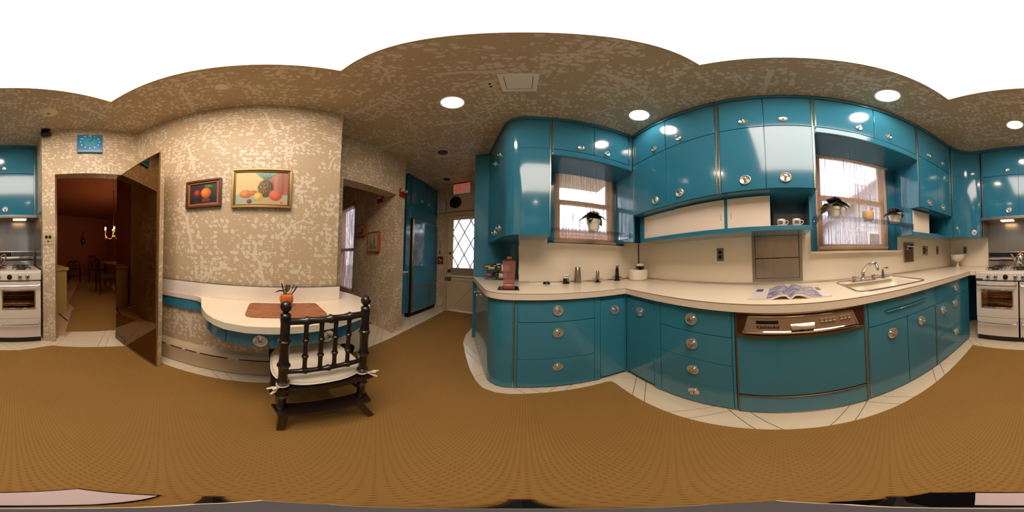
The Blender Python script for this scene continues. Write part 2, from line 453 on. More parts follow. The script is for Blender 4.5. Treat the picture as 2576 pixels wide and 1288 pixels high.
def blind_mat(name, col, open_lo, scale):
    # woven-reed blind: vertical yarns of uneven thickness tied by cross threads, light passes through the gaps
    m = bpy.data.materials.new(name); m.use_nodes = True; t = NT(m); MATS[name] = m
    uv = t.n.new('ShaderNodeUVMap').outputs[0]; s = t.sep(uv)
    v1 = t.noise(t.comb(t.math('MULTIPLY', s[0], scale), t.math('MULTIPLY', s[1], 1.5), 0.0), 1.0, 3, 0.65)
    v2 = t.noise(t.comb(t.math('MULTIPLY', s[0], scale * 3.2), t.math('MULTIPLY', s[1], 22.0), 0.0), 1.0, 2)
    th = t.math('SINE', t.math('MULTIPLY', s[1], 2 * math.pi / 0.012))
    cover = t.math('ADD', t.math('MULTIPLY_ADD', v1, 1.5, -0.36), t.math('MULTIPLY_ADD', v2, 0.5, -0.25))
    cover = t.math('ADD', cover, t.math('MULTIPLY', t.step(th, 0.6, 1.0), 0.12))
    f = t.step(cover, open_lo, open_lo + 0.32)
    f = t.math('MULTIPLY_ADD', f, 0.70, 0.22)
    b = t.bsdf(); t.l.new(t.mix(v1, lin([c * 0.72 for c in col]), lin([min(255, c * 1.2) for c in col])), b.inputs['Base Color']); b.inputs['Roughness'].default_value = 0.8
    tl = t.n.new('ShaderNodeBsdfTranslucent'); tl.inputs[0].default_value = lin(col)
    mx0 = t.n.new('ShaderNodeMixShader'); mx0.inputs[0].default_value = 0.5; t.l.new(b.outputs[0], mx0.inputs[1]); t.l.new(tl.outputs[0], mx0.inputs[2])
    tr = t.n.new('ShaderNodeBsdfTransparent')
    mx = t.n.new('ShaderNodeMixShader'); t.l.new(f, mx.inputs[0]); t.l.new(tr.outputs[0], mx.inputs[1]); t.l.new(mx0.outputs[0], mx.inputs[2])
    t.l.new(mx.outputs[0], t.n['Material Output'].inputs[0])
    return m
BLINDP = blind_mat('woven_blind_dense', (170, 136, 128), 0.22, 60)
BLINDW = blind_mat('woven_blind', (190, 163, 140), 0.34, 70)
VALANCE = mat('woven_valance', (212, 178, 142), 0.85, vary=0.25, vscale=60)
WFRAME = mat('tan_window_frame', (214, 182, 150), 0.45, vary=0.05)
# ---------------------------------------------------------------- the setting
def wp(name, mb):
    return uvmap(struct(name, mb, PAPER))
YW, XW = 1.43, -1.70
# window 1 hole (end wall): y .31..1.03 ; window 2 hole (sink wall): x .33..1.11
m = MB()
m.box(-1.86, .33, YW, YW + .14, 0, HZ); m.box(1.11, 2.6, YW, YW + .14, 0, HZ)
m.box(.33, 1.11, YW, YW + .14, 0, 1.17); m.box(.33, 1.11, YW, YW + .14, 2.27, HZ)
wall_sink = struct('wall_sink', m, BLUE)
m = MB()
m.box(XW - .14, XW, -.06, .31, 0, HZ); m.box(XW - .14, XW, 1.03, YW, 0, HZ)
m.box(XW - .14, XW, .31, 1.03, 0, 1.31); m.box(XW - .14, XW, .31, 1.03, 2.29, HZ)
m.box(-2.07, XW - .14, -.06, .06, 0, HZ)
wall_end = struct('wall_end', m, BLUE)
# cream backsplash sheets with a thin chrome bead at their foot
m = MB(); m.box(-1.68, .27, YW - .008, YW, .895, 1.36); m.box(.27, 1.235, YW - .008, YW, .895, 1.145); m.box(1.235, 2.44, YW - .008, YW, .895, 1.36)
struct('backsplash_panel', m, CREAM2, parent=wall_sink)
m = MB(); m.box(XW, XW + .008, -.058, .235, .895, 1.36); m.box(XW, XW + .008, .235, 1.18, .895, 1.285); m.box(XW, XW + .008, 1.18, YW - .01, .895, 1.36)
struct('backsplash_panel', m, CREAM2, parent=wall_end)
m = MB(); m.box(XW + .008, XW + .016, -.06, 1.42, .893, .905, .002); m.box(XW - .002, XW + .012, -.064, -.058, .893, 1.36)
struct('chrome_bead', m, CHROME, parent=wall_end)
m = MB(); m.box(-1.68, 2.43, YW - .016, YW - .008, .893, .905, .002)
struct('chrome_bead', m, CHROME, parent=wall_sink)
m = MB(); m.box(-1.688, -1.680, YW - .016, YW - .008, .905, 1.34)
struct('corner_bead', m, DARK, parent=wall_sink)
# blue panel wall behind the wine rack and the side of the passage to the garden door
m = MB(); m.box(-2.13, -2.07, -.672, -.06, 0, HZ)
wall_panel = struct('wall_panel', m, BLUE)
m = MB(); m.box(-3.3, -2.13, -.66, -.55, 0, HZ)
wp('wall_hall_right', m)
# wall with the garden door: opening y -1.625..-.815, z 0..2.08
m = MB(); m.box(-3.3, -3.15, -2.7, -1.625, 0, HZ); m.box(-3.3, -3.15, -.815, -.55, 0, HZ); m.box(-3.3, -3.15, -1.625, -.815, 2.08, HZ)
wp('wall_door', m)
m = MB(); m.box(-3.3, -1.745, -2.72, -2.6, 0, HZ)
wp('wall_fridge', m)
# hall wall with the opening to the passage, and the passage beyond
m = MB(); m.box(-.764, -.57, -1.79, -1.61, 0, HZ); m.box(-1.565, -.764, -1.79, -1.61, 2.04, HZ); m.box(-1.745, -1.565, -1.79, -1.61, 0, HZ)
wp('wall_hall', m)
m = MB(); m.box(-1.745, -1.565, -2.72, -1.79, 0, HZ); m.box(-1.745, -1.565, -4.6, -3.45, 0, HZ)
m.box(-1.745, -1.565, -3.45, -2.72, 0, .42); m.box(-1.745, -1.565, -3.45, -2.72, 2.2, HZ)
wp('wall_passage', m)
m = MB(); m.box(-1.745, -.45, -4.6, -4.45, 0, HZ); m.box(-.57, -.45, -4.45, -1.40, 0, HZ)
wp('wall_passage_far', m)
# table wall and its return
m = MB(); m.box(-.57, 1.42, -1.40, -1.27, 0, HZ); m.box(-.57, -.45, -1.62, -1.40, 0, HZ)
wp('wall_table', m)
# slanting wall with the doorway to the dining room; pillar beside the stove
nv = Vector((.901, -.433)); dv = Vector((-.433, -.901))
A = Vector((1.80, -.335))
def cw(s, d): return tuple(A + dv * s + nv * d)
JL, JR = .143, .868
m = MB(); m.prism([cw(0, 0), (2.56, -.335), (2.56, -.52), cw(JL, .13), cw(JL, 0)], 0, HZ)
m.prism([cw(JL, 0), cw(JL, .13), cw(JR, .13), cw(JR, 0)], 2.032, HZ)
m.prism([cw(JR, 0), cw(JR, .13), cw(1.06, .13), cw(1.06, 0)], 0, HZ)
wp('wall_clock', m)
# stove wall with steel lining
m = MB(); m.box(2.45, 2.57, -.335, 1.57, 0, HZ)
wall_stove = struct('wall_stove', m, BLUE)
m = MB(); m.box(2.442, 2.45, .745, YW - .01, .895, 1.36)
struct('backsplash_panel', m, CREAM2, parent=wall_stove)
m = MB(); m.box(2.434, 2.45, -.33, .74, .6, 1.60)
struct('steel_lining', m, STEEL, parent=wall_stove)
m = MB(); m.box(1.83, 2.434, -.334, -.326, .85, 1.60)
struct('steel_side_lining', m, STEEL, parent=wall_stove)
# ceiling with the opening for the luminous panel
PX0, PX1, PY0, PY1 = -.29, 1.05, -.715, .588
CANS = [(-1.01, -.522, .086, 1), (-.991, .859, .086, 1), (.713, .845, .086, 1), (1.643, .194, .082, 1), (-1.848, -1.06, .08, 0), (-2.70, -1.45, .085, 0)]
m = MB(); m.prism_holes([(-3.3, -2.72), (-.45, -2.72), (-.45, -1.45), (2.57, -1.45), (2.57, 1.57), (-3.3, 1.57)], [[(PX0, PY0), (PX1, PY0), (PX1, PY1), (PX0, PY1)]] + [arc(x, y, r, 0, 345, 23) for x, y, r, _ in CANS], HZ, HZ + .1)
m.box(-1.75, -.45, -4.6, -2.72, HZ, HZ + .1)
ceiling = uvmap(struct('ceiling', m, PAPER))
m = MB(); m.box(PX0, PX1, PY0, PY1, HZ + .06, HZ + .09)
ob = thing('luminous_ceiling_panel', 'large square luminous ceiling panel glowing white overhead', 'ceiling light', ((PX0 + PX1) / 2, (PY0 + PY1) / 2, HZ + .06))
part('diffuser', m, PANELM, ob)
m = MB()
for a in ((PX0, PX0 + .012, PY0, PY1), (PX1 - .012, PX1, PY0, PY1), (PX0 + .012, PX1 - .012, PY0, PY0 + .012), (PX0 + .012, PX1 - .012, PY1 - .012, PY1)): m.box(*a, HZ - .004, HZ + .06)
part('rim', m, BEIGEP, ob)

# floor: grout bed, 42 cm tiles with 7.7 cm strips laid on the diagonal, carpet on top
CARP = [(1.605, .69), (1.605, -.05), (1.64, -.25), (1.655, -.40), (1.43, -.86), (1.30, -1.09), (.07, -1.10), (-.42, -1.12), (-.62, -1.36), (-.75, -1.42), (-1.08, -1.455), (-1.684, -1.528), (-1.957, -1.551), (-3.06, -1.595), (-3.06, -.79),
        (-2.136, -.779), (-1.884, -.721), (-1.605, -.588), (-1.323, -.437), (-1.168, -.337), (-1.084, -.261), (-1.045, -.17), (-1.038, -.084), (-1.049, .039), (-1.06, .25), (-1.07, .585), (-1.058, .618), (-1.02, .628), (-.5, .63), (.1, .637), (.79, .66)]
m = MB(); m.box(-3.3, 2.57, -2.72, 1.57, -.12, -.004)
floor = struct('floor', m, GROUT)
m = MB(); m.box(-1.75, -.45, -4.6, -2.72, -.12, 0)
struct('floor_passage', m, DTILE)
S2 = math.sqrt(.5)
def uv2xy(u, v): return ((u + v) * S2, (v - u) * S2)
BASES = [[(-1.12, .8), (1.78, .8), (1.78, 1.43), (-1.7, 1.43), (-2.07, -.06), (-2.07, -.66), (-1.22, -.27), (-1.12, -.1)], [(1.8, -.3), (1.8, .7), (2.45, .7), (2.45, -.3)]]
def seen_tile(x, y):
    if not (-3.15 < x < 2.0 and -1.92 < y < .82): return False
    if x > 1.3 and (Vector((x, y)) - A).dot(nv) > .1: return False
    if x > -.57 and y < -1.26: return False
    if y < -1.95: return False
    return not inside((x, y), CARP) and not any(inside((x, y), b) for b in BASES)
def tile_mesh(a, b):
    mb = MB(); g = .0016; mb.box(-a / 2 + g, a / 2 - g, -b / 2 + g, b / 2 - g, -.006, 0, .0012, 1)
    return mb.mesh('tile', TILE)
TB, TS, TQ = tile_mesh(.421, .421), tile_mesh(.077, .421), tile_mesh(.077, .077)
for i in range(-6, 7):
    for j in range(-9, 6):
        u0 = .16 + .498 * i; v0 = .36 + .498 * j
        for du, su, dv_, sv, me, rot in ((.077, .421, .077, .421, TB, 0), (0, .077, .077, .421, TS, 0), (.077, .421, 0, .077, TS, 90), (0, .077, 0, .077, TQ, 0)):
            vis = False
            for a in range(7):
                for b in range(7):
                    x, y = uv2xy(u0 + du + su * a / 6, v0 + dv_ + sv * b / 6)
                    if seen_tile(x, y): vis = True; break
                if vis: break
            if vis:
                x, y = uv2xy(u0 + du + su / 2, v0 + dv_ + sv / 2)
                # mesh local x runs along u: u direction is (S2,-S2)
                inst('tile', me, floor, (x, y, 0), (0, 0, math.radians(-45 + rot)))
m = MB(); m.prism(CARP, .0, .007)
one('carpet', m, CARPET, 'tan woven carpet fitted across the kitchen floor', 'carpet')

# ---------------------------------------------------------------- windows
def window(name, ax, pl, h0, h1, z0, z1, mid):
    # sash window set in the wall: pl = inner wall plane; depth positive = outwards
    w = struct(name, MB().box(0, 0.001, 0, 0.001, 0, 0.001), WFRAME) if False else None
    m = MB()
    def put(a, b, d0, d1, c, d, bev=0): fb(m, ax, pl, a, b, d0, d1, c, d, bev)
    m.frame(h0, h1, z0, z1, .022, .0, .13, put)
    o = struct(name, m, WFRAME)
    m = MB(); m.frame(h0 + .022, h1 - .022, mid - .02, z1 - .022, .042, .065, .10, lambda *a: fb(m, ax, pl, *a))
    s1 = struct('upper_sash', m, WFRAME, parent=o)
    m = MB(); m.frame(h0 + .022, h1 - .022, z0 + .022, mid + .02, .045, .03, .062, lambda *a: fb(m, ax, pl, *a))
    s2 = struct('lower_sash', m, WFRAME, parent=o)
    m = MB(); fb(m, ax, pl, h0 + .06, h1 - .06, .08, .084, mid, z1 - .06); struct('pane', m, GLASS, parent=s1)
    m = MB(); fb(m, ax, pl, h0 + .06, h1 - .06, .044, .048, z0 + .06, mid); struct('pane', m, GLASS, parent=s2)
    return o
w1 = window('window_1', 'x+', XW, .31, 1.03, 1.31, 2.29, 1.80)
w2 = window('window_2', 'y-', YW, .33, 1.11, 1.17, 2.27, 1.70)
# white sills
m = MB(); m.box(XW, XW + .06, .236, 1.178, 1.285, 1.306, .004); struct('window_sill', m, PLWHITE, parent=w1)
m = MB(); m.box(.252, 1.262, YW - .06, YW, 1.146, 1.168, .004); struct('window_sill', m, PLWHITE, parent=w2)
# turquoise casings at both sides
m = MB(); m.box(XW, XW + .015, .27, .305, 1.306, 2.16); m.box(XW, XW + .015, 1.04, 1.13, 1.306, 2.16); struct('casing', m, BLUE, parent=w1)
m = MB(); m.box(.27, .325, YW - .015, YW, 1.168, 2.16); m.box(1.115, 1.235, YW - .015, YW, 1.168, 2.16); struct('casing', m, BLUE, parent=w2)
def blind(ax, pl, h0, h1, z0, z1, zval, label):
    o = thing('woven_blind', label, 'blind', fp(ax, pl, (h0 + h1) / 2, -.02, z0), 'woven blinds')
    m = MB(); fb(m, ax, pl, h0 + .01, h1 - .01, -.014, -.0125, z0 + .02, zval + .03)
    c = part('woven_cloth', m, BLINDW, o); uvmap(c)
    m = MB(); fb(m, ax, pl, h0 - .005, h1 + .015, -.05, -.02, zval, z1, .004); part('valance', m, VALANCE, o)
    m = MB(); fb(m, ax, pl, h0 + .005, h1 - .005, -.03, -.008, z0, z0 + .028, .006); part('bottom_rail', m, WFRAME, o)
    return o
b1 = blind('x+', XW, .295, 1.06, 1.315, 2.36, 2.19, 'woven reed blind over the window nearest the exit sign')
b2 = blind('y-', YW, .335, 1.10, 1.185, 2.33, 2.145, 'woven reed blind over the window above the sink')
for b, x in ((b1, None), (b2, None)):
    m = MB()
    if b is b1: m.cyl((XW + .04, .96, 1.36), (XW + .04, .96, 2.2), .002, n=6); m.cyl((XW + .04, .975, 1.5), (XW + .04, .975, 2.2), .002, n=6)
    else: m.cyl((1.05, YW - .04, 1.35), (1.05, YW - .04, 2.15), .002, n=6); m.cyl((1.062, YW - .04, 1.5), (1.062, YW - .04, 2.15), .002, n=6)
    part('cord', m, PLWHITE, b)
# passage window on the left of the passage wall
m = MB(); pv = lambda a, b, d0, d1, c, d, bev=0: fb(m, 'x+', -1.565, a, b, d0, d1, c, d, bev)
m.frame(-3.45, -2.72, .42, 2.2, .05, .02, .12, pv); pv(-3.4, -2.77, .03, .1, 1.23, 1.29)
w3 = struct('window_3', m, WFRAME)
m = MB(); fb(m, 'x+', -1.565, -3.4, -2.77, .07, .074, .47, 2.15); struct('pane', m, GLASS, parent=w3)
o = thing('woven_blind', 'woven blind covering the tall window of the dim passage', 'blind', (-1.545, -3.08, .4), 'woven blinds')
m = MB(); m.box(-1.555, -1.553, -3.48, -2.70, .42, 2.22); c = part('woven_cloth', m, BLINDP, o); uvmap(c)
m = MB(); m.box(-1.56, -1.535, -3.49, -2.69, .39, .42, .004); part('bottom_rail', m, WFRAME, o)

# ---------------------------------------------------------------- outdoors
m = MB(); m.box(-40, 40, -40, 40, -1.3, -1.25)
m2 = one('ground', m, mat('grey_pavement', (150, 148, 146), 0.9, vary=0.1, vscale=1), 'grey pavement outside around the house', 'ground'); m2['kind'] = 'structure'
def house(x0, x1, y0, y1, eave, ridge, along, label, wallm, winspec):
    o = thing('neighbour_house', label, 'house', ((x0 + x1) / 2, (y0 + y1) / 2, -1.25))
    m = MB()
    if along == 'y':   # ridge along y, gable faces -y
        xm = (x0 + x1) / 2
        m.ext([(x0, y0, -1.25), (x1, y0, -1.25), (x1, y0, eave), (xm, y0, ridge), (x0, y0, eave)], (0, y1 - y0, 0))
    else:
        m.box(x0, x1, y0, y1, -1.25, eave)
    wl = part('wall', m, wallm, o)
    if along == 'y':
        for sx, xa in ((-1, x0), (1, x1)):
            xm = (x0 + x1) / 2; r = MB(); ov = .35
            xe = xa + sx * ov; sl = (ridge - eave) / (xm - x0)
            ze = eave - ov * sl
            r.ext([(xe, y0 - .4, ze), (xm, y0 - .4, ridge + .02), (xm, y0 - .4, ridge + .2), (xe, y0 - .4, ze + .18)], (0, y1 - y0 + .4, 0))
            part('roof_slope', r, mat('grey_roof_shingle', (120, 118, 124), .9), o)
        z = -1.0; k = 0
        while z < eave + .6:
            r = MB(); r.ext([(x0 + .02, y0 - .012, z), (x1 - .02, y0 - .012, z), (x1 - .02, y0, z + .16), (x0 + .02, y0, z + .16)], (0, -.006, 0)); part('siding_board', r, SIDING, wl); z += .17
    else:
        r = MB(); r.box(x0 - .1, x1 + .1, y0 - .1, y1 + .1, eave, eave + .25); part('cornice', r, wallm, o)
    for (ax, pl, a, b, c, d) in winspec:
        r = MB(); r.frame(a, b, c, d, .07, -.04, .02, lambda *q: fb(r, ax, pl, *q)); f = part('window', r, PLWHITE, o)
        r = MB(); fb(r, ax, pl, a + .07, b - .07, -.02, -.01, c + .07, d - .07); part('pane', r, mat('dark_pane', (70, 76, 88), .1), f)
    return o
house(2.3, 6.6, 4.6, 11, 2.9, 4.9, 'y', 'grey sided house with a gable roof outside the sink window', mat('house_wall', (170, 172, 178), .8), [('y-', 4.57, 2.7, 3.5, .4, 1.9), ('y-', 4.57, 4.1, 4.9, .4, 1.9)])
house(-12, -8.5, -1.4, 6.0, 2.55, 2.6, 'x', 'brick row house seen low through the window by the exit', BRICK, [('x+', -8.48, .3, 1.0, .6, 1.8), ('x+', -8.48, 1.8, 2.5, .6, 1.8), ('x+', -8.48, 3.3, 4.0, .6, 1.8)])
# ---------------------------------------------------------------- cabinets
def knob_meshes():
    p = MB(); p.lathe([(.0001, .002), (.010, .002), (.022, .0032), (.031, .0062), (.0355, .0085), (.038, .0075), (.0385, .003), (.037, 0), (.0001, 0)], n=28, axis='x')
    k = MB(); k.lathe([(.0001, .002), (.0075, .002), (.0065, .010), (.007, .017), (.0115, .021), (.0125, .027), (.0115, .031), (.004, .0325), (.0001, .0325)], n=18, axis='x')
    ps = MB(); ps.lathe([(.0001, .002), (.008, .002), (.018, .003), (.026, .006), (.0295, .0075), (.031, .005), (.030, 0), (.0001, 0)], n=28, axis='x')
    return p.mesh('knob_plate', NICKEL), k.mesh('knob', CHROME), ps.mesh('knob_plate', NICKEL)
KP, KK, KPS = knob_meshes()
def knob(parent, loc, rot, small=False):
    inst('knob_plate', KPS if small else KP, parent, loc, (0, 0, rot)); inst('knob', KK, parent, loc, (0, 0, rot))
def knobf(parent, ax, pl, h, z, small=False): knob(parent, fp(ax, pl, h, 0, z), FROT[ax], small)
def door(root, ax, pl, h0, h1, z0, z1, kn=None, name='door', m=None, th=.016, small=False):
    g = .002; mb = MB(); fb(mb, ax, pl, h0 + g, h1 - g, 0, th, z0 + g, z1 - g, .0018)
    o = part(name, mb, m or BLUE, root)
    for k in (kn if isinstance(kn, list) else [kn] if kn else []): knobf(o, ax, pl, k[0], k[1], small)
    return o
def hinge(root, ax, pl, h, z0, z1):
    mb = MB(); fb(mb, ax, pl, h - .003, h + .003, -.002, .006, z0, z1)
    n = int((z1 - z0) / .03)
    for i in range(n): fb(mb, ax, pl, h - .004, h + .004, -.0035, .003, z0 + i * .03 + .002, z0 + i * .03 + .024)
    part('piano_hinge', mb, HINGE, root)
YU, XU, XS = 1.05, -1.335, 2.15
DT0, DT1, DL0, DL1 = 2.233, 2.695, 1.602, 2.229
def upper(name, label, ax, pl, h0, h1, cols, depth, hinges, z0=1.60, kn_hi=(), kn_lo=(), low=True, extra=None, rail=False):
    c = fp(ax, pl, (h0 + h1) / 2, depth / 2, z0 if low else 2.15)
    o = thing(name, label, 'cabinet', c, 'turquoise wall cabinets')
    mb = MB(); zb = z0 if low else 2.15
    fb(mb, ax, pl, h0, h1, .017, depth, zb, HZ - .002)
    fb(mb, ax, pl, h0, cols[0][0] - .0005, .002, .017, zb, 2.7); fb(mb, ax, pl, cols[-1][1] + .0005, h1, .002, .017, zb, 2.7)
    part('body', mb, BLUE, o)
    mb = MB(); fb(mb, ax, pl, h0, h1, -.012, .017, 2.70, HZ - .001, .004); part('crown', mb, BLUE, o)
    for i, (a, b) in enumerate(cols):
        door(o, ax, pl, a, b, DT0, DT1, kn_hi[i] if kn_hi else None, small=True)
        if low: door(o, ax, pl, a, b, DL0, DL1, kn_lo[i] if kn_lo else None)
    if rail:
        mb = MB(); fb(mb, ax, pl, h0, h1, -.006, .03, 2.15, 2.229, .012); part('bottom_rail', mb, BLUE, o)
    for h, a, b in hinges: hinge(o, ax, pl, h, a, b)
    return o
D1 = YW - YU - .001
upper('wall_cabinet', 'turquoise four-door wall cabinet in the corner above the sliding doors', 'y-', YU, -1.333, -.412, [(-1.318, -.879), (-.878, -.424)], D1, [(-1.3195, 1.602, 2.6), (-.420, 1.602, 2.695)],
      kn_hi=[(-1.01, 2.315), (-.737, 2.315)], kn_lo=[(-1.0, 1.683), (-.734, 1.683)])
upper('wall_cabinet', 'turquoise four-door wall cabinet left of the sink window, reflecting the ceiling panel', 'y-', YU, -.411, .252, [(-.391, -.080), (-.079, .237)], D1, [(-.396, 1.602, 2.695), (.240, 1.602, 2.695)],
      kn_hi=[(-.217, 2.317), (.05, 2.317)], kn_lo=[(-.217, 1.683), (.048, 1.683)])
upper('over_window_cabinet', 'turquoise two-door cabinet above the sink window', 'y-', YU, .253, 1.212, [(.266, .724), (.725, 1.199)], D1, [(.264, 2.233, 2.695), (1.203, 2.233, 2.695)],
      kn_hi=[(.586, 2.317), (.863, 2.32)], low=False, rail=True)
upper('wall_cabinet', 'turquoise four-door wall cabinet right of the sink window', 'y-', YU, 1.213, 1.852, [(1.228, 1.545), (1.546, 1.842)], D1, [(1.224, 1.602, 2.695), (1.846, 1.602, 2.695)],
      kn_hi=[(1.402, 2.322), (1.674, 2.325)], kn_lo=[(1.392, 1.679), (1.658, 1.681)])
upper('over_window_cabinet', 'turquoise two-door cabinet above the window nearest the exit sign', 'x+', XU, .216, 1.048, [(.230, .609), (.610, 1.0)], XU - XW - .001, [(.228, 2.233, 2.695), (1.006, 2.233, 2.695)],
      kn_hi=[(.48, 2.298), (.742, 2.30)], low=False, rail=True)
upper('wall_cabinet', 'turquoise four-door wall cabinet above the range hood', 'x-', XS, -.332, .735, [(-.292, .226), (.227, .720)], .295, [(.726, 1.602, 2.695), (-.298, 1.602, 2.695)],
      kn_hi=[(.093, 2.313), (.36, 2.313)], kn_lo=[(.091, 1.687), (.36, 1.687)])
# blind turquoise filler between the corner cabinet and the end wall
mb = MB(); mb.box(XW + .001, -1.334, YU, YU + .02, 1.318, 2.15); mb.box(XW + .001, XU - .02, 1.049, YU, 2.15, 2.16)
one('corner_filler_panel', mb, BLUE, 'plain turquoise filler panel in the corner beside the window', 'panel')
# concave corner cabinet between sink and stove
o = thing('curved_corner_cabinet', 'turquoise concave curved corner cabinet between sink and stove', 'cabinet', (2.1, 1.2, 1.335), 'turquoise wall cabinets')
AC = arc(1.853, .737, .298, 86.5, 4.5, 14)
mb = MB(); mb.prism([(1.854, YW - .001)] + [(p[0] + .012, p[1] + .012) for p in arc(1.853, .737, .298, 89, 1, 14)] + [(2.448, .737), (2.448, YW - .001)], 1.335, HZ - .002); part('body', mb, BLUE, o)
for z0, z1, zk in ((1.337, 2.229, 1.40), (2.233, 2.695, 2.31)):
    mb = MB(); mb.wall_strip(AC, z0, z1, .013); d = part('curved_door', mb, BLUE, o, ang=50)
    a = math.radians(22); p = (1.853 + .298 * math.cos(a), .737 + .298 * math.sin(a)); knob(d, (p[0], p[1], zk), a + math.pi, z0 > 2)
mb = MB(); mb.wall_strip(arc(1.853, .737, .288, 90, 0, 14), 2.70, HZ - .001, .03); part('crown', mb, BLUE, o)
for a in (88.5, 2.2):
    q = (1.853 + .296 * math.cos(math.radians(a)), .737 + .296 * math.sin(math.radians(a)))
    mb = MB(); mb.cyl((q[0], q[1], 1.337), (q[0], q[1], 2.695), .0035, n=6); part('piano_hinge', mb, HINGE, o)
# convex rounded end cabinet above the wine rack
SL = .457
def upl(x): return SL * x + .467
o = thing('rounded_end_cabinet', 'tall turquoise wall cabinet with a rounded corner above the wine rack', 'cabinet', (-1.6, 0, 1.335), 'turquoise wall cabinets')
UPC = fillet((XU, .3), (XU, upl(XU)), (-2.0, upl(-2.0)), .145, 12)
def shrink(pts, d):
    out = []
    for i, p in enumerate(pts):
        a = Vector(pts[max(i - 1, 0)]); b = Vector(pts[min(i + 1, len(pts) - 1)]); t = (b - a).normalized(); out.append((p[0] - t.y * d, p[1] + t.x * d))
    return out
path = [(XU, .200)] + UPC + [(-2.069, upl(-2.069))]     # travelling -y then -x: right-hand side is outside
ins = shrink(path, -.016)
mb = MB(); mb.prism([(XU - .002, .214), (XU - .002, .2)] + ins + [(-2.069, -.062), (XW + .001, -.062), (XW + .001, .214)], 1.337, HZ - .002); part('body', mb, BLUE, o)
sm = (-1.67, upl(-1.67))
pc = [(XU, .198)] + UPC + [(-1.668, upl(-1.668))]; pf = [(-1.672, upl(-1.672)), (-2.066, upl(-2.066))]
na = math.atan2(-.909, .416)
for z0, z1, zk in ((1.337, 2.229, 1.42), (2.233, 2.695, 2.315)):
    mb = MB(); mb.wall_strip(pc, z0, z1, -.014); d = part('curved_door', mb, BLUE, o, ang=50); knob(d, (-1.60, upl(-1.60), zk + .02), na, z0 > 2)
    mb = MB(); mb.wall_strip(pf, z0, z1, -.014); d = part('door', mb, BLUE, o); knob(d, (-1.76, upl(-1.76), zk), na, z0 > 2)
mb = MB(); mb.wall_strip(shrink([(XU, .214)] + path[1:], .010), 2.70, HZ - .001, -.03); part('crown', mb, BLUE, o)
hinge(o, 'x+', XU, .205, 1.337, 2.695)
# sliding-door cabinets under the wall cabinets
YS = 1.14
def sliding(label, x0, x1, zt, panels, niche, stiles):
    o = thing('sliding_door_cabinet', label, 'cabinet', ((x0 + x1) / 2, 1.28, 1.318), 'sliding door cabinets')
    mb = MB(); mb.box(x0, x1, YS, YW - .009, 1.318, 1.352, .002); mb.box(x0, x1, YW - .03, YW - .009, 1.352, zt); mb.box(x0, x1, YS + .02, YW - .03, zt - .014, zt)
    mb.box(x0, x0 + .05 if x0 < 0 else x0 + .016, YS, YW - .03, 1.352, zt - .014); mb.box(x1 - .016, x1, YS, YW - .03, 1.352, zt - .014)
    part('body', mb, BLUE, o)
    for s0, s1 in stiles:
        mb = MB(); mb.box(s0, s1, YS + .001, YW - .03, 1.352, zt - .014); part('stile', mb, BLUE, o)
    for k, (a, b, d) in enumerate(panels):
        mb = MB(); mb.box(a, b, YS + d, YS + d + .007, 1.353, zt - .014); q = part('sliding_panel', mb, WHITEP, o)
        hx = a + .03 if k != 1 else b - .03
        mb = MB(); mb.box(hx - .004, hx + .004, YS + d - .002, YS + d, 1.42, 1.47, .0015); part('finger_pull', mb, mat('greyed_laminate', (206, 192, 176), .4), q)
    return o
sliding('long turquoise cabinet with three white sliding panels and mug niche', -1.325, .228, 1.60, [(-1.272, -.85, .014), (-.865, -.402, .006), (-.382, -.065, .008)], None, [(-.403, -.381)])
sliding('short turquoise cabinet with one white sliding panel by the sink window', 1.196, 1.846, 1.60, [(1.213, 1.50, .01)], None, [])
mb = MB(); mb.box(1.62, 1.78, 1.22, 1.30, 1.353, 1.375, .004)
one('cutting_board', mb, mat('maple_board', (188, 150, 100), .5), 'small wooden board lying in the niche right of the sink window', 'board')

# ---- base cabinets
YB, XB = .80, -1.12
ZC0, ZC1 = .848, .893
def base(name, label, ax, pl, h0, h1, depth, fronts, hinges=(), cat='cabinet', ztop=None):
    o = thing(name, label, cat, fp(ax, pl, (h0 + h1) / 2, depth / 2, 0), 'turquoise base cabinets')
    mb = MB(); fb(mb, ax, pl, h0, h1, .017, depth, .05, ztop or ZC0 - .001)
    if ztop: fb(mb, ax, pl, h0, h1, .017, .03, ztop, ZC0 - .001)
    lo = min(f[0] for f in fronts); hi = max(f[1] for f in fronts)
    if lo - h0 > .004: fb(mb, ax, pl, h0, lo - .001, .002, .017, .012, ZC0 - .002)
    if h1 - hi > .004: fb(mb, ax, pl, hi + .001, h1, .002, .017, .012, ZC0 - .002)
    part('body', mb, BLUEB, o)
    mb = MB(); fb(mb, ax, pl, h0, h1, .03, depth, .0, .05); part('toe_kick', mb, DARK, o)
    for f in fronts:
        door(o, ax, pl, f[0], f[1], f[2], f[3], f[4], name=f[5], m=BLUEB)
    for h, a, b in hinges: hinge(o, ax, pl, h, a, b)
    return o
base('corner_base_cabinet', 'turquoise corner base cabinet door left of the four-drawer unit', 'y-', YB, -1.12, -.739, .6, [(-1.10, -.80, .045, .815, (-.941, .722), 'door')])
base('drawer_cabinet', 'turquoise four-drawer base cabinet left of the dishwasher', 'y-', YB, -.738, -.243, .6, [(-.736, -.259, .678, .838, (-.497, .765), 'drawer'), (-.736, -.259, .470, .677, (-.495, .592), 'drawer'), (-.736, -.259, .240, .469, (-.492, .376), 'drawer'), (-.736, -.259, .02, .239, (-.489, .150), 'drawer')])
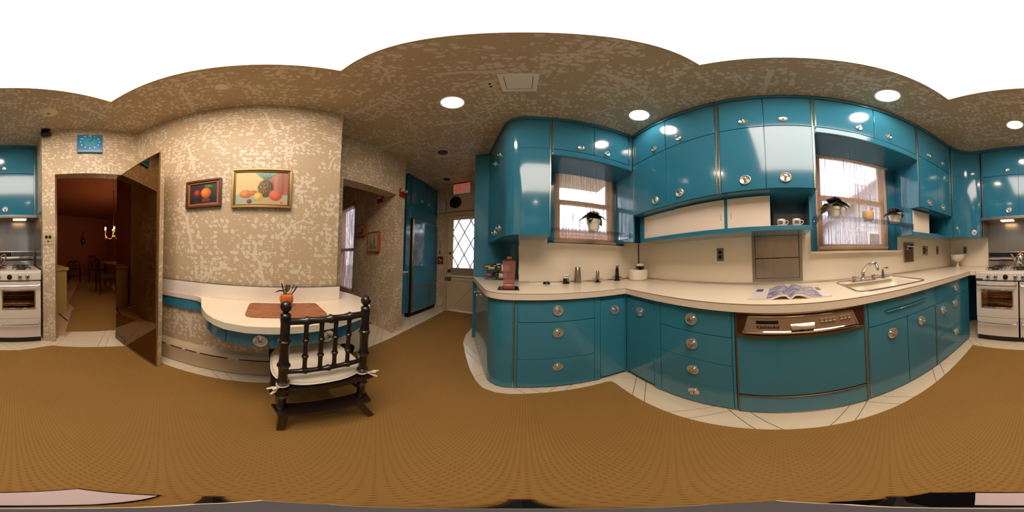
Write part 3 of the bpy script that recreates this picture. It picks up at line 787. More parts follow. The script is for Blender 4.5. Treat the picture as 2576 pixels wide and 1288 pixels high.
o = base('sink_cabinet', 'turquoise sink base cabinet with two doors and a slotted front panel', 'y-', YB, .443, 1.103, .6, [(.463, .769, .018, .676, (.634, .587), 'door'), (.770, 1.095, .018, .676, (.914, .594), 'door'), (.463, 1.095, .677, .84, None, 'front_panel')], [(.459, .02, .676), (1.099, .02, .676)], ztop=.70)
# long shallow finger slot, its shade painted as a dark sheet, and small script emblem on the front panel
mb = MB(); mb.ext([(.575, YB - .001, .768), (.60, YB - .001, .757), (.955, YB - .001, .757), (.98, YB - .001, .768), (.955, YB - .001, .7715), (.60, YB - .001, .7715)], (0, -.0015, 0)); part('slot_shadow', mb, BLUESHADE, o)
mb = MB(); mb.tube([(.578, YB - .002, .764), (.60, YB - .006, .757), (.955, YB - .006, .757), (.977, YB - .002, .764)], [.001, .005, .005, .001], 8); part('slot_lip', mb, BLUEB, o)
mb = MB(); mb.tube([(.735, YB - .003, .838), (.734, YB - .003, .806), (.742, YB - .003, .803), (.752, YB - .003, .815), (.758, YB - .003, .804), (.768, YB - .003, .817), (.774, YB - .003, .804), (.784, YB - .003, .816), (.79, YB - .003, .805), (.80, YB - .003, .818), (.812, YB - .003, .808)], .0022, 6); part('emblem', mb, BRASS, o)
base('drawer_cabinet', 'turquoise base cabinet with three drawers next to the stove', 'y-', YB, 1.104, 1.785, .6, [(1.112, 1.772, .677, .84, (1.455, .766), 'drawer'), (1.112, 1.772, .337, .676, [(1.209, .593), (1.431, .596)], 'drawer'), (1.112, 1.772, .018, .336, (1.439, .257), 'drawer')])
base('drawer_cabinet', 'turquoise three-drawer base cabinet below the window nearest the exit', 'x+', XB, -.062, .535, .57, [(-.043, .513, .671, .838, (.235, .761), 'drawer'), (-.043, .513, .341, .670, (.236, .581), 'drawer'), (-.043, .513, .02, .340, (.236, .254), 'drawer')], [(-.068, .015, .846)])
base('corner_base_cabinet', 'narrow turquoise corner base cabinet right of the three-drawer unit', 'x+', XB, .536, .799, .57, [(.56, .785, .035, .808, (.687, .716), 'door')])
# rounded end of the base run
def bpl(x): return .441 * x + .268
o = thing('rounded_base_cabinet', 'turquoise base cabinet with a rounded end under the rose blender', 'cabinet', (-1.6, -.2, 0), 'turquoise base cabinets')
BC = fillet((XB, .3), (XB, bpl(XB)), (-2.0, bpl(-2.0)), .125, 12)
mb = MB(); mb.prism([(XB - .018, -.064)] + shrink([(XB, -.075)] + BC + [(-2.069, bpl(-2.069))], -.018) + [(-2.069, -.064)], .05, ZC0 - .001); part('body', mb, BLUEB, o)
mb = MB(); mb.prism([(XB - .05, -.064)] + shrink([(XB, -.075)] + BC + [(-2.069, bpl(-2.069))], -.05) + [(-2.069, -.064)], 0, .05); part('toe_kick', mb, DARK, o)
mb = MB(); mb.wall_strip([(XB, -.073)] + BC + [(-1.748, bpl(-1.748))], .015, .846, -.014); d = part('curved_door', mb, BLUEB, o, ang=50)
nb = math.atan2(-.915, .4035)
knob(d, (-1.68, bpl(-1.68), .735), nb)
mb = MB(); mb.wall_strip([(-1.752, bpl(-1.752)), (-2.066, bpl(-2.066))], .015, .846, -.014); d = part('door', mb, BLUEB, o); knob(d, (-1.83, bpl(-1.83), .74), nb)
# ---- worktop with the sink cut-out
def cpl(x): return .441 * x + .239
CT = [(-1.095, .775), (1.79, .775), (1.79, .714), (2.441, .714), (2.441, YW - .009), (XW + .009, YW - .009), (XW + .009, -.061), (-2.068, -.061), (-2.068, cpl(-2.068))] + fillet((-2.0, cpl(-2.0)), (-1.095, cpl(-1.095)), (-1.095, .3), .14, 12)
SK = rrect(.462, 1.072, .878, 1.325, .06)
mb = MB(); mb.prism_holes(CT, [SK], ZC0, ZC1)
ct = thing('countertop', 'cream laminate countertop running around the corner of the kitchen', 'countertop', (0, 1.1, ZC0))
part('worktop', mb, CREAM, ct)
mb = MB(); front = [(1.79, .775), (-1.095, .775)] + [p for p in reversed(CT[9:])] + [(-2.068, cpl(-2.068))]
mb.tube([(p[0], p[1], ZC1 - .0008) for p in front], .0016, 6); part('edge_line', mb, mat('brown_edge_line', (110, 84, 62), .5), ct)
# sink
o = thing('kitchen_sink', 'cream enamelled sink with a steel rim set in the countertop', 'sink', (.767, 1.1, .72))
mb = MB(); mb.tube([(p[0], p[1], ZC1 + .001) for p in rrect(.455, 1.079, .871, 1.332, .065, 6)], .007, 8, closed=True); part('steel_rim', mb, DCHROME, o)
mb = MB(); rg = []
for ins_, z, r in ((-.004, ZC1 - .001, .062), (.012, ZC1 - .012, .06), (.03, .80, .06), (.045, .735, .06), (.09, .722, .07), (.2, .72, .02)):
    rg.append([(p[0], p[1], z) for p in rrect(.462 + ins_, 1.072 - ins_, .878 + ins_ * .8, 1.325 - ins_ * .8 - (.06 if z < .88 else 0), r, 6)])
mb.rings(rg, cap=False); bb = mb.bm; bb.faces.new([v for v in bb.verts][-len(rg[0]):])
part('basin', mb, WHITEC, o)
mb = MB(); mb.box(.50, 1.03, 1.255, 1.322, ZC1 - .012, ZC1 - .004, .003); part('tap_ledge', mb, WHITEC, o)
mb = MB(); mb.cyl((.767, 1.07, .7205), (.767, 1.07, .7225), .04, n=20); part('drain', mb, CHROME, o)
# taps
TZ = ZC1 - .004
t = thing('kitchen_faucet', 'chrome kitchen faucet with arched spout and two clear handles behind sink', 'faucet', (.705, 1.29, TZ))
mb = MB(); mb.box(.615, .815, 1.27, 1.312, TZ, TZ + .014, .006); part('deck_plate', mb, CHROME, t)
mb = MB(); mb.lathe([(.026, 0), (.026, .012), (.02, .02), (.018, .055), (.022, .06), (.02, .07), (.014, .075)], (.705, 1.29, TZ + .012), 18); part('spout_base', mb, CHROME, t)
mb = MB(); pth = []
for i in range(13):
    a = i / 12; pth.append((.705 + .03 * math.sin(a * 1.4), 1.29 - .19 * (a ** 1.35), TZ + .08 + .082 * math.sin(a * math.pi * .62) - (.02 if i == 12 else 0)))
pth.append((pth[-1][0] + .001, pth[-1][1] - .012, pth[-1][2] - .03))
mb.tube(pth, [.018] * 3 + [.016] * 4 + [.0145] * 5 + [.014, .013], 12); part('spout', mb, CHROME, t)
for hx in (.615, .815):
    mb = MB(); mb.lathe([(.026, 0), (.026, .006), (.014, .012), (.012, .022), (.02, .026), (.021, .045), (.016, .05)], (hx, 1.285, TZ), 8); h = part('tap_handle', mb, DCHROME, t)
    mb = MB(); mb.cyl((hx, 1.285, TZ + .034), (hx + .05 if hx > .7 else hx + .025, 1.275, TZ + .04), .005, .007, 8); part('lever', mb, CHROME, h)
t = thing('sink_sprayer', 'chrome hand sprayer standing right of the faucet', 'sprayer', (.925, 1.285, TZ))
mb = MB(); mb.lathe([(.024, 0), (.024, .006), (.016, .012)], (.925, 1.285, TZ), 16); part('collar', mb, CHROME, t)
mb = MB(); mb.lathe([(.016, .012), (.014, .05), (.009, .085), (.009, .095)], (.925, 1.285, TZ), 12); part('handle', mb, mat('grey_sprayer', (92, 88, 96), .35), t)
mb = MB(); mb.tube([(.925, 1.285, TZ + .09), (.93, 1.275, TZ + .105), (.945, 1.245, TZ + .107), (.95, 1.235, TZ + .10)], [.008, .01, .012, .012], 10); part('head', mb, CHROME, t)

# ---- dishwasher
o = thing('dishwasher', 'built-in dishwasher with turquoise door and metal control panel', 'dishwasher', (.1, 1.1, 0))
DX0, DX1 = -.237, .439
mb = MB(); mb.box(DX0, DX1, YB + .02, 1.40, .0, ZC0 - .002); part('tub', mb, DARK, o)
COPPER = mat('copper_trim', (150, 116, 96), .35, .8)
mb = MB()
for a_ in (DX0, DX1 - .006):
    mb = MB(); mb.box(a_, a_ + .006, YB - .004, YB + .02, .0, .835); part('side_trim', mb, COPPER, o)
mb = MB(); mb.box(DX0 + .006, DX1 - .006, YB - .002, YB + .018, .222, .700, .002); part('door_panel', mb, BLUEB, o)
mb = MB(); mb.box(DX0 + .006, DX1 - .006, YB - .002, YB + .018, .01, .203, .002); part('kick_panel', mb, BLUEB, o)
mb = MB(); mb.box(DX0 + .008, DX1 - .008, YB - .008, YB + .015, .203, .212, .003); mb.box(DX0 + .008, DX1 - .008, YB - .005, YB + .015, .002, .01, .002); part('trim_strip', mb, COPPER, o)
mb = MB(); mb.box(DX0 + .006, DX1 - .006, YB - .006, YB + .018, .712, .838, .002); part('wood_grain_fascia', mb, mat('walnut_fascia', (66, 40, 26), .4, vary=.3, vscale=30), o)
mb = MB(); mb.box(DX0 + .010, DX1 - .010, YB - .012, YB + .015, .700, .713, .003); mb.box(DX0 + .01, DX1 - .01, YB - .009, YB, .834, .842, .002); part('trim_strip', mb, mat('dull_bronze', (140, 112, 86), .35, .8), o)
FAS = mat('bronze_metal_fascia', (176, 150, 122), .35, .45)
mb = MB(); mb.ext([(-.182, YB - .006, .745), (.375, YB - .006, .742), (.352, YB - .006, .826), (-.165, YB - .006, .828)], (0, -.022, 0)); cp = part('control_panel', mb, FAS, o)
YF = YB - .028
mb = MB(); mb.tube([(-.192, YF - .004, .742), (.384, YF - .004, .738)], .010, 10); mb.tube([(-.165, YF, .828), (.352, YF, .827)], .0035, 8); mb.tube([(-.165, YF, .828), (-.188, YF, .745)], .0035, 8); mb.tube([(.352, YF, .827), (.382, YF, .742)], .0035, 8); part('chrome_frame', mb, CHROME, cp)
mb = MB(); mb.box(-.127, -.020, YF - .001, YF + .001, .790, .807); part('indicator_window', mb, BLACK, cp)
lettering('brand_lettering', 'KitchenAid', .024, mat('brown_lettering', (60, 38, 26), .4), cp, (-.070, YF - .0006, .771), 'y-', extrude=.0006, bold=.0007)
mb = MB(); mb.ext([(.036, YF - .002, .786), (.152, YF - .002, .789), (.150, YF - .022, .764), (.042, YF - .022, .761)], (0, .004, -.002)); part('door_latch', mb, CHROME, cp)
mb = MB(); mb.box(.078, .1, YF - .012, YF, .742, .760, .002); part('latch_catch', mb, BLACK, cp)
for bx, n in ((.18, 4), (.281, 3)):
    for k in range(n):
        mb = MB(); mb.box(bx + k * .0205, bx + k * .0205 + .0185, YF - .005, YF, .786, .806, .001); part('push_button', mb, FAS, cp)
        mb = MB(); mb.box(bx + k * .0205 + .002, bx + k * .0205 + .0165, YF - .007, YF - .005, .787, .790); part('button_mark', mb, PLWHITE, cp)
# ---------------------------------------------------------------- stove
o = thing('kitchen_range', 'wide white double-oven gas range with chrome handles', 'stove', (2.1, .195, 0))
SF = 1.755
SY0, SY1 = -.308, .698
mb = MB(); mb.box(SF + .045, 2.42, SY0, SY1, 0, .085); part('plinth', mb, BLACK, o)
mb = MB(); mb.box(SF + .34, 2.42, SY0, SY1, .085, .87); mb.box(SF + .02, SF + .34, SY0, SY0 + .02, .085, .87); mb.box(SF + .02, SF + .34, SY1 - .02, SY1, .085, .87); mb.box(SF + .02, SF + .34, .185, .21, .085, .87); mb.box(SF + .02, SF + .34, SY0, SY1, .085, .34); mb.box(SF + .02, SF + .34, SY0, SY1, .79, .87); part('body', mb, mat('dark_enamel', (40, 36, 34), .4), o)
mb = MB(); mb.box(SF - .002, SF + .06, SY0 - .002, SY1 + .002, .797, .893, .014); part('control_panel', mb, WHITEN, o)
mb = MB(); mb.box(SF + .005, 2.40, SY0 - .003, SY1 + .003, .885, .907, .006); top = part('cooktop', mb, WHITEN, o)
mb = MB(); mb.box(SF - .006, SF, .61, .69, .80, .822, .002); part('badge', mb, DCHROME, o)
def dial():
    k = MB(); k.lathe([(.0001, 0), (.024, 0), (.024, -.006), (.019, -.008), (.018, -.022), (.014, -.027), (.0001, -.028)], n=20, axis='x')
    return k.mesh('dial', CHROME), None
DM, _ = dial()
kd = MB(); kd.lathe([(.0001, 0), (.028, 0), (.028, -.006), (.019, -.008), (.018, -.022), (.0001, -.024)], n=20, axis='x'); DMB = kd.mesh('oven_dial', BLACK)
for y, dk in ((.542, 0), (.458, 0), (.345, 1), (.235, 0), (.153, 0), (.037, 1), (-.075, 0), (-.156, 0)):
    inst('oven_dial' if dk else 'burner_dial', DMB if dk else DM, o, (SF - .002, y, .842))
GLOV = mat('oven_glass', (226, 206, 186), .02, trans=1.0, ior=1.05)
OVENI = mat('oven_cavity', (120, 92, 66), .35, .4)
for y0, y1, wy0, wy1, lit in ((.205, .693, .26, .635, True), (-.305, .193, -.245, .125, False)):
    mb = MB(); g = .003
    mb.frame(y0 + g, y1 - g, .348, .788, .001, 0, .001, lambda *a: None)
    # door slab built around its window
    for a in ((y0 + g, wy0, .348, .788), (wy1, y1 - g, .348, .788), (wy0, wy1, .348, .467), (wy0, wy1, .695, .788)): mb.box(SF, SF + .03, a[0], a[1], a[2], a[3])
    d = part('oven_door', mb, WHITEN, o)
    mb = MB(); mb.frame(wy0, wy1, .467, .695, .016, -.006, .03, lambda h0, h1, d0, d1, z0, z1, bev=0: mb.box(SF + d0, SF + d1, h0, h1, z0, z1, .004)); part('window_trim', mb, CHROME, d)
    mb = MB(); mb.box(SF + .012, SF + .015, wy0 + .014, wy1 - .014, .48, .682); part('oven_glass', mb, GLOV, d)
    mb = MB(); mb.tube([(SF - .005, y0 + .02, .762), (SF - .03, y0 + .02, .758), (SF - .035, y0 + .03, .745), (SF - .035, y1 - .03, .745), (SF - .03, y1 - .02, .758), (SF - .005, y1 - .02, .762)], .007, 8); part('handle', mb, CHROME, d)
    c = MB(); cy0, cy1 = wy0 - .03, wy1 + .03
    c.box(SF + .32, SF + .335, cy0, cy1, .36, .78); c.box(SF + .035, SF + .32, cy0, cy1, .36, .375); c.box(SF + .035, SF + .32, cy0, cy0 + .01, .375, .78); c.box(SF + .035, SF + .32, cy1 - .01, cy1, .375, .78); c.box(SF + .035, SF + .32, cy0, cy1, .77, .78)
    part('oven_cavity', c, OVENI, o)
    for zr in (.52, .62):
        r = MB()
        for k in range(13): yy = cy0 + .015 + (cy1 - cy0 - .03) * k / 12; r.cyl((SF + .045, yy, zr), (SF + .31, yy, zr), .0018, n=5)
        for xx in (SF + .045, SF + .31): r.cyl((xx, cy0 + .01, zr), (xx, cy1 - .01, zr), .003, n=5)
        part('oven_rack', r, CHROME, o)
    r = MB()
    for k in range(34): yy = wy0 + .01 + (wy1 - wy0 - .02) * k / 33; r.box(SF + .06, SF + .064, yy - .002, yy + .002, .485, .55)
    part('broiler_grille', r, DCHROME, o)
    e = MB(); e.cyl((SF + .30, (wy0 + wy1) / 2 + .12, .74), (SF + .30, (wy0 + wy1) / 2 + .05, .74), .012, n=10); part('oven_lamp', e, emitter('oven_bulb' + str(lit), (1, .62, .32), 240 if lit else 60), o)
    # drawer below
    mb = MB(); mb.box(SF, SF + .03, y0 + g, y1 - g, .09, .342, .006); d = part('broiler_drawer', mb, WHITEN, o)
    mb = MB(); mb.tube([(SF - .003, y0 + .02, .305), (SF - .026, y0 + .02, .297), (SF - .03, y0 + .03, .282), (SF - .03, y1 - .03, .282), (SF - .026, y1 - .02, .297), (SF - .003, y1 - .02, .305)], .006, 8); part('handle', mb, CHROME, d)
# backguard
mb = MB(); mb.box(2.36, 2.425, SY0, SY1 + .02, .907, 1.118, .006); bgd = part('backguard', mb, STEEL, o)
mb = MB(); mb.box(2.354, 2.362, .13 - .11, SY1 + .012, 1.045, 1.108); part('vent_grille', mb, BLACK, bgd)
mb = MB()
for k in range(60): yy = .03 + .67 * k / 59; mb.box(2.350, 2.355, yy, yy + .004, 1.05, 1.103)
part('grille_fin', mb, BLACKI, bgd); mb = MB(); mb.box(2.346, 2.36, SY0 + .01, SY1 + .012, 1.008, 1.036, .004); part('trim_bar', mb, CHROME, bgd)
mb = MB(); mb.box(2.354, 2.362, SY0 + .01, SY1 + .012, .985, 1.004); part('shadow_gap', mb, DARK, bgd)
mb = MB(); mb.box(2.354, 2.362, -.29, .01, 1.045, 1.108); part('timer_panel', mb, mat('grey_panel', (84, 80, 76), .4), bgd)
for yy in (-.07, -.11, -.15): mb = MB(); mb.cyl((2.354, yy, 1.06), (2.345, yy, 1.06), .007, n=10); part('timer_knob', mb, CHROME, bgd)
mb = MB(); mb.box(2.352, 2.36, -.22, -.12, .945, .97, .002); part('maker_plate', mb, DCHROME, bgd)
# burners: three columns of two
for y in (.50, .195, -.105):
    for x in (1.92, 2.19):
        mb = MB(); mb.lathe([(.05, 0), (.05, .01), (.03, .014), (.0001, .014)], (x, y, .907), 16); b = part('burner', mb, BLACKI, o)
        mb = MB()
        for k in range(8):
            a = k * math.pi / 4 + .2; mb.tube([(x + .03 * math.cos(a), y + .03 * math.sin(a), .93), (x + .105 * math.cos(a), y + .105 * math.sin(a), .93), (x + .115 * math.cos(a), y + .115 * math.sin(a), .908)], .0045, 5)
        mb.tube([(x + .075 * math.cos(2 * math.pi * k / 20), y + .075 * math.sin(2 * math.pi * k / 20), .93) for k in range(20)], .005, 5, closed=True)
        part('grate', mb, BLACKI, b)
# kettle
kx, ky, kz = 2.13, .215, .936
o = thing('tea_kettle', 'polished chrome teapot with copper handle and spout on the stove', 'kettle', (kx, ky, kz))
COPH = mat('rose_copper', (196, 132, 104), .25, .6)
mb = MB(); mb.lathe([(.05, 0), (.075, 0), (.078, .01), (.074, .05), (.062, .11), (.046, .145), (.03, .155), (.0001, .157)], (kx, ky, kz), 28); part('body', mb, CHROME, o)
mb = MB(); mb.lathe([(.085, -.003), (.085, .004), (.06, .004), (.0001, .004)], (kx, ky, kz), 24); part('base_ring', mb, COPH, o)
mb = MB(); mb.lathe([(.026, .152), (.022, .165), (.008, .170), (.010, .18), (.013, .188), (.008, .197), (.0001, .199)], (kx, ky, kz), 16); part('lid_knob', mb, COPH, o)
mb = MB(); mb.tube([(kx, ky + .068, kz + .05), (kx, ky + .085, kz + .09), (kx, ky + .105, kz + .135), (kx, ky + .125, kz + .15)], [.02, .015, .011, .009], 12); part('spout', mb, COPH, o)
mb = MB(); mb.tube([(kx, ky - .07, kz + .02), (kx, ky - .105, kz + .06), (kx, ky - .125, kz + .115), (kx, ky - .115, kz + .145), (kx, ky - .085, kz + .14), (kx, ky - .052, kz + .115)], [.007, .008, .009, .009, .008, .007], 10); part('handle', mb, COPH, o)
# range hood
o = thing('range_hood', 'slim stainless range hood under the wall cabinet', 'hood', (2.29, .2, 1.555))
mb = MB(); mb.box(2.115, 2.432, -.325, .735, 1.562, 1.601, .003); part('canopy', mb, STEEL, o)
mb = MB(); mb.box(2.16, 2.43, .724, .733, 1.335, 1.562); part('side_skirt', mb, STEEL, o)
for y in (.40, -.1):
    mb = MB(); mb.box(2.20, 2.30, y - .09, y + .09, 1.556, 1.5615); part('hood_lamp', mb, emitter('hood_lamp_glow' + str(y), (1, .62, .32), 7 if y > 0 else 5), o)

# ---------------------------------------------------------------- wall plates and built-ins
def outlet(label, ax, pl, h, z, w=.07, hh=.12, kind='duplex', m=STEEL, double=False):
    o = thing('wall_outlet' if kind != 'switch' else 'wall_switch', label, 'outlet' if kind != 'switch' else 'switch', fp(ax, pl, h, 0, z - hh / 2))
    mb = MB(); fb(mb, ax, pl, h - w / 2, h + w / 2, -.005, 0, z - hh / 2, z + hh / 2, .002); part('plate', mb, m, o)
    hs = h - .022 if kind == 'combo' else h
    if kind in ('duplex', 'combo'):
        for dz in (.022, -.022):
            mb = MB(); fb(mb, ax, pl, hs - .014, hs + .014, -.008, -.004, z + dz - .016, z + dz + .016, .006); part('socket', mb, BLACK, o)
    if kind in ('switch', 'combo'):
        hh2 = h + .022 if kind == 'combo' else h
        mb = MB(); fb(mb, ax, pl, hh2 - .005, hh2 + .005, -.016, -.004, z - .004, z + .012, .002); part('toggle', mb, BLACK, o)
    return o
outlet('dark duplex outlet on the backsplash left of the steel dispenser', 'y-', YW - .008, -.551, 1.165)
outlet('steel outlet and switch plate right of the can opener', 'y-', YW - .008, 1.745, 1.16, .116, .125, 'combo')
outlet('narrow steel switch plate near the backsplash corner', 'y-', YW - .008, 2.036, 1.166, .06, .125, 'switch')
outlet('dark outlet on the backsplash beside the stove', 'x-', 2.442, 1.145, 1.163, .07, .12)
o = thing('wall_dispenser', 'recessed stainless paper dispenser with two flaps in the backsplash', 'dispenser', (-.03, YW - .01, .915))
mb = MB(); mb.frame(-.25, .188, .918, 1.345, .026, -.018, -.008, lambda *a: fb(mb, 'y-', YW, *a[:6], .002)); part('frame', mb, STEEL, o)
mb = MB(); fb(mb, 'y-', YW, -.23, .168, -.0095, -.0082, .94, 1.324); part('gap_dark_sheet', mb, DARK, o)  # black sheet added behind the flaps to paint their gaps dark
mb = MB(); fb(mb, 'y-', YW, -.221, .159, -.015, -.010, 1.124, 1.317, .0015); part('upper_flap', mb, STEEL, o)
mb = MB(); fb(mb, 'y-', YW, -.221, .159, -.015, -.010, .947, 1.118, .0015); f = part('lower_flap', mb, STEEL, o)
mb = MB(); fb(mb, 'y-', YW, -.05, -.008, -.028, -.014, 1.104, 1.112, .002); part('pull', mb, DCHROME, f)
o = thing('can_opener', 'wall-mounted can opener plate right of the sink window', 'can opener', (1.42, YW - .01, 1.02))
mb = MB(); fb(mb, 'y-', YW - .008, 1.342, 1.50, -.012, 0, 1.025, 1.25, .003); part('plate', mb, mat('bronze_plate', (156, 128, 110), .25, .8), o)
mb = MB(); fb(mb, 'y-', YW - .008, 1.335, 1.346, -.016, 0, 1.02, 1.255, .002); fb(mb, 'y-', YW - .008, 1.335, 1.505, -.016, 0, 1.248, 1.255, .002); part('edge', mb, DCHROME, o)
mb = MB(); fb(mb, 'y-', YW - .008, 1.36, 1.40, -.035, -.012, 1.175, 1.235, .006); part('cutter_block', mb, CHROME, o)
mb = MB(); mb.tube([(1.385, YW - .045, 1.215), (1.46, YW - .055, 1.212), (1.52, YW - .06, 1.205)], .006, 8); part('lever', mb, CHROME, o)
mb = MB(); mb.cyl((1.425, YW - .02, 1.19), (1.425, YW - .045, 1.19), .012, n=12); part('drive_wheel', mb, BLACK, o)

# ---------------------------------------------------------------- acrylic shelves and what stands on them
def shelf(name, label, ax, pl, h0, h1, z, d0, d1):
    o = thing(name, label, 'shelf', fp(ax, pl, (h0 + h1) / 2, (d0 + d1) / 2, z), 'clear acrylic window shelves')
    mb = MB(); fb(mb, ax, pl, h0, h1, d0, d1, z - .012, z, .001); part('board', mb, ACRY, o)
    for a, b in ((h0, h0 + .02), (h1 - .02, h1)):
        mb = MB(); fb(mb, ax, pl, a, b, d0, d1, z - .055, z - .012, .002); q = part('bracket', mb, ACRY, o)
        mb = MB()
        for dd in (.5,):
            pa = fp(ax, pl, a - .001 if a == h0 else b + .001, d0 + (d1 - d0) * dd, z - .035); pb = fp(ax, pl, b - .004 if a != h0 else a + .004, d0 + (d1 - d0) * dd, z - .035); mb.cyl(pa, pb, .005, n=8)
        part('bolt', mb, CHROME, q)
    return o
shelf('acrylic_shelf', 'clear acrylic shelf across the sink window', 'y-', YW, .255, 1.208, 1.424, -.31, -.16)
shelf('acrylic_shelf', 'clear acrylic shelf across the window nearest the exit sign', 'x+', XW, .222, 1.046, 1.418, -.30, -.09)
SOIL = mat('potting_soil', (44, 32, 24), .95)
def leaf_mesh(name, L, Wd, m, droop=.35, cup=.25):
    mb = MB()
    def f(u, v):
        w = Wd * math.sin(math.pi * min(1, u * .94 + .03)) ** .75 * (v - .5) * 2
        return (u * L, w, -droop * L * u * u + cup * Wd * (2 * v - 1) ** 2 + .12 * L * math.sin(math.pi * u))
    mb.grid(f, 6, 4); r = bmesh.ops.solidify(mb.bm, geom=mb.bm.faces[:], thickness=.0012)
    return mb.mesh(name, m, ang=60)
LG = mat('dusty_green_leaf', (128, 138, 104), .6, vary=.25, vscale=40); LD = mat('dark_green_leaf', (58, 76, 50), .4, vary=.25, vscale=40)
def blossom_mesh(name, r, m, cm):
    mb = MB()
    for k in range(5):
        a = 2 * math.pi * k / 5; mb.sph((math.cos(a) * r * .6, math.sin(a) * r * .6, 0), r * .55, (1, 1, .35), 8, 5)
    mb.sph((0, 0, r * .15), r * .22, n=6, m=4)
    return mb.mesh(name, m)
def pot_plant(name, label, base, r0, r1, h, lv, bl, nleaf, nbl, spread, seed, fr, group):
    rnd = random.Random(seed); x, y, z = base
    o = thing(name, label, 'potted plant', base, group)
    mb = MB(); mb.lathe([(.0001, 0), (r0, 0), (r0 + .001, .003), (r1 - .006, h * .72), (r1 - .006, h * .72), (r1, h * .73), (r1 + .002, h), (r1 - .006, h), (r1 - .008, h * .9), (.0001, h * .9)], base, 28); part('pot', mb, WHITEC, o)
    mb = MB(); mb.cyl((x, y, z + h * .88), (x, y, z + h * .93), r1 - .008, n=20); part('soil', mb, SOIL, o)
    for k in range(nleaf):
        a = 2 * math.pi * k / nleaf + rnd.uniform(-.25, .25); me = lv[k % len(lv)]
        l = inst('leaf', me, o, (x + .012 * math.cos(a), y + .012 * math.sin(a), z + h * .92 + (.028 if k % 2 else .020) + (.016 if fr > .06 else 0)), (rnd.uniform(-.3, .3), rnd.uniform(-.45, .15) - (.25 if k % 3 == 0 else 0), a))
        s = rnd.uniform(.85, 1.15); l.scale = (s, s, s)
    for k in range(nbl):
        a = rnd.uniform(0, 6.28); rr = spread * math.sqrt(rnd.random())
        inst('blossom', bl, o, (x + rr * math.cos(a), y + rr * math.sin(a), z + h + fr + .028 * (1 - (rr / spread) ** 2) + rnd.uniform(-.005, .008)), (rnd.uniform(-.5, .5), rnd.uniform(-.5, .5), a))
    return o
PURP = blossom_mesh('blossom', .017, mat('purple_petal', (104, 44, 128), .6, vary=.2, vscale=50), None)
PINK = blossom_mesh('blossom', .011, mat('pink_petal', (236, 176, 160), .6, vary=.2, vscale=50), None)
VL = [leaf_mesh('leaf', .10, .046, LG, .6), leaf_mesh('leaf', .085, .042, LD, .35)]
VS = [leaf_mesh('leaf', .088, .034, LG, .45), leaf_mesh('leaf', .075, .032, LD, .3)]
KL = [leaf_mesh('leaf', .10, .042, LD, .8), leaf_mesh('leaf', .085, .040, LD, .4)]
pot_plant('african_violet', 'larger purple violet in white pot at the left of the sink window shelf', (.418, 1.195, 1.424), .043, .060, .082, VL, PURP, 12, 26, .055, 3, .055, 'potted violets on the window shelf')
pot_plant('african_violet', 'smaller purple violet in white pot at the right end of the sink window shelf', (1.02, 1.195, 1.424), .046, .060, .075, VS, PURP, 11, 20, .042, 5, .05, 'potted violets on the window shelf')
pot_plant('kalanchoe', 'pink-flowered plant in a tall white pot on the shelf by the exit', (-1.505, .675, 1.418), .048, .072, .125, KL, PINK, 11, 44, .06, 9, .062, None)
o = thing('mortar_and_pestle', 'wooden mortar with pestle standing between the two violets', 'mortar', (.722, 1.195, 1.424))
TANW = mat('tan_wood', (214, 178, 124), .55, vary=.08, vscale=40)
mb = MB(); mb.lathe([(.0001, 0), (.042, 0), (.047, .004), (.050, .02), (.051, .075), (.049, .078), (.045, .075), (.042, .03), (.0001, .02)], (.722, 1.195, 1.424), 24); part('mortar', mb, TANW, o)
mb = MB(); mb.tube([(.715, 1.195, 1.452), (.745, 1.197, 1.50), (.762, 1.198, 1.53), (.772, 1.199, 1.546)], [.014, .010, .0085, .009], 10); part('pestle', mb, mat('pestle_wood', (196, 138, 88), .5), o)
# mugs in the niche
def mug(label, x, y, turn):
    o = thing('coffee_mug', label, 'mug', (x, y, 1.352), 'cream mugs in the niche')
    z = 1.352
    mb = MB(); mb.lathe([(.0001, 0), (.030, 0), (.032, .003), (.0325, .045), (.030, .052), (.028, .050), (.028, .006), (.0001, .005)], (x, y, z), 28); part('cup', mb, WHITEC, o)
    mb = MB(); mb.tube([(x + .030, y, z + .042), (x + .047, y, z + .043), (x + .052, y, z + .034), (x + .047, y, z + .02), (x + .030, y, z + .010)], .0035, 8); part('handle', mb, WHITEC, o)
    mb = MB(); R = .0334
    def q(a, zz): a = math.radians(a + turn); return (x + R * math.cos(a), y + R * math.sin(a), z + zz)
    mb.grid(lambda u, v: q(-118 + 60 * u + (1 - v) * 6 * (1 - 2 * u), .012 + .022 * v), 8, 1); lb = part('label', mb, mat('dark_mug_label', (30, 22, 26), .4), o)
    mb = MB()
    R = .0342
    mb.tube([q(-110 + 42 * k / 14, .0245 + .0035 * math.sin(k * 2.3)) for k in range(15)], .0011, 5); mb.tube([q(-108 + 38 * k / 6, .0165) for k in range(7)], .0008, 5); part('label_script', mb, WHITEC, lb)
mug('cream mug at the left inside the turquoise niche', .012, 1.185, -12)
mug('cream mug at the right inside the turquoise niche', .122, 1.178, 0)
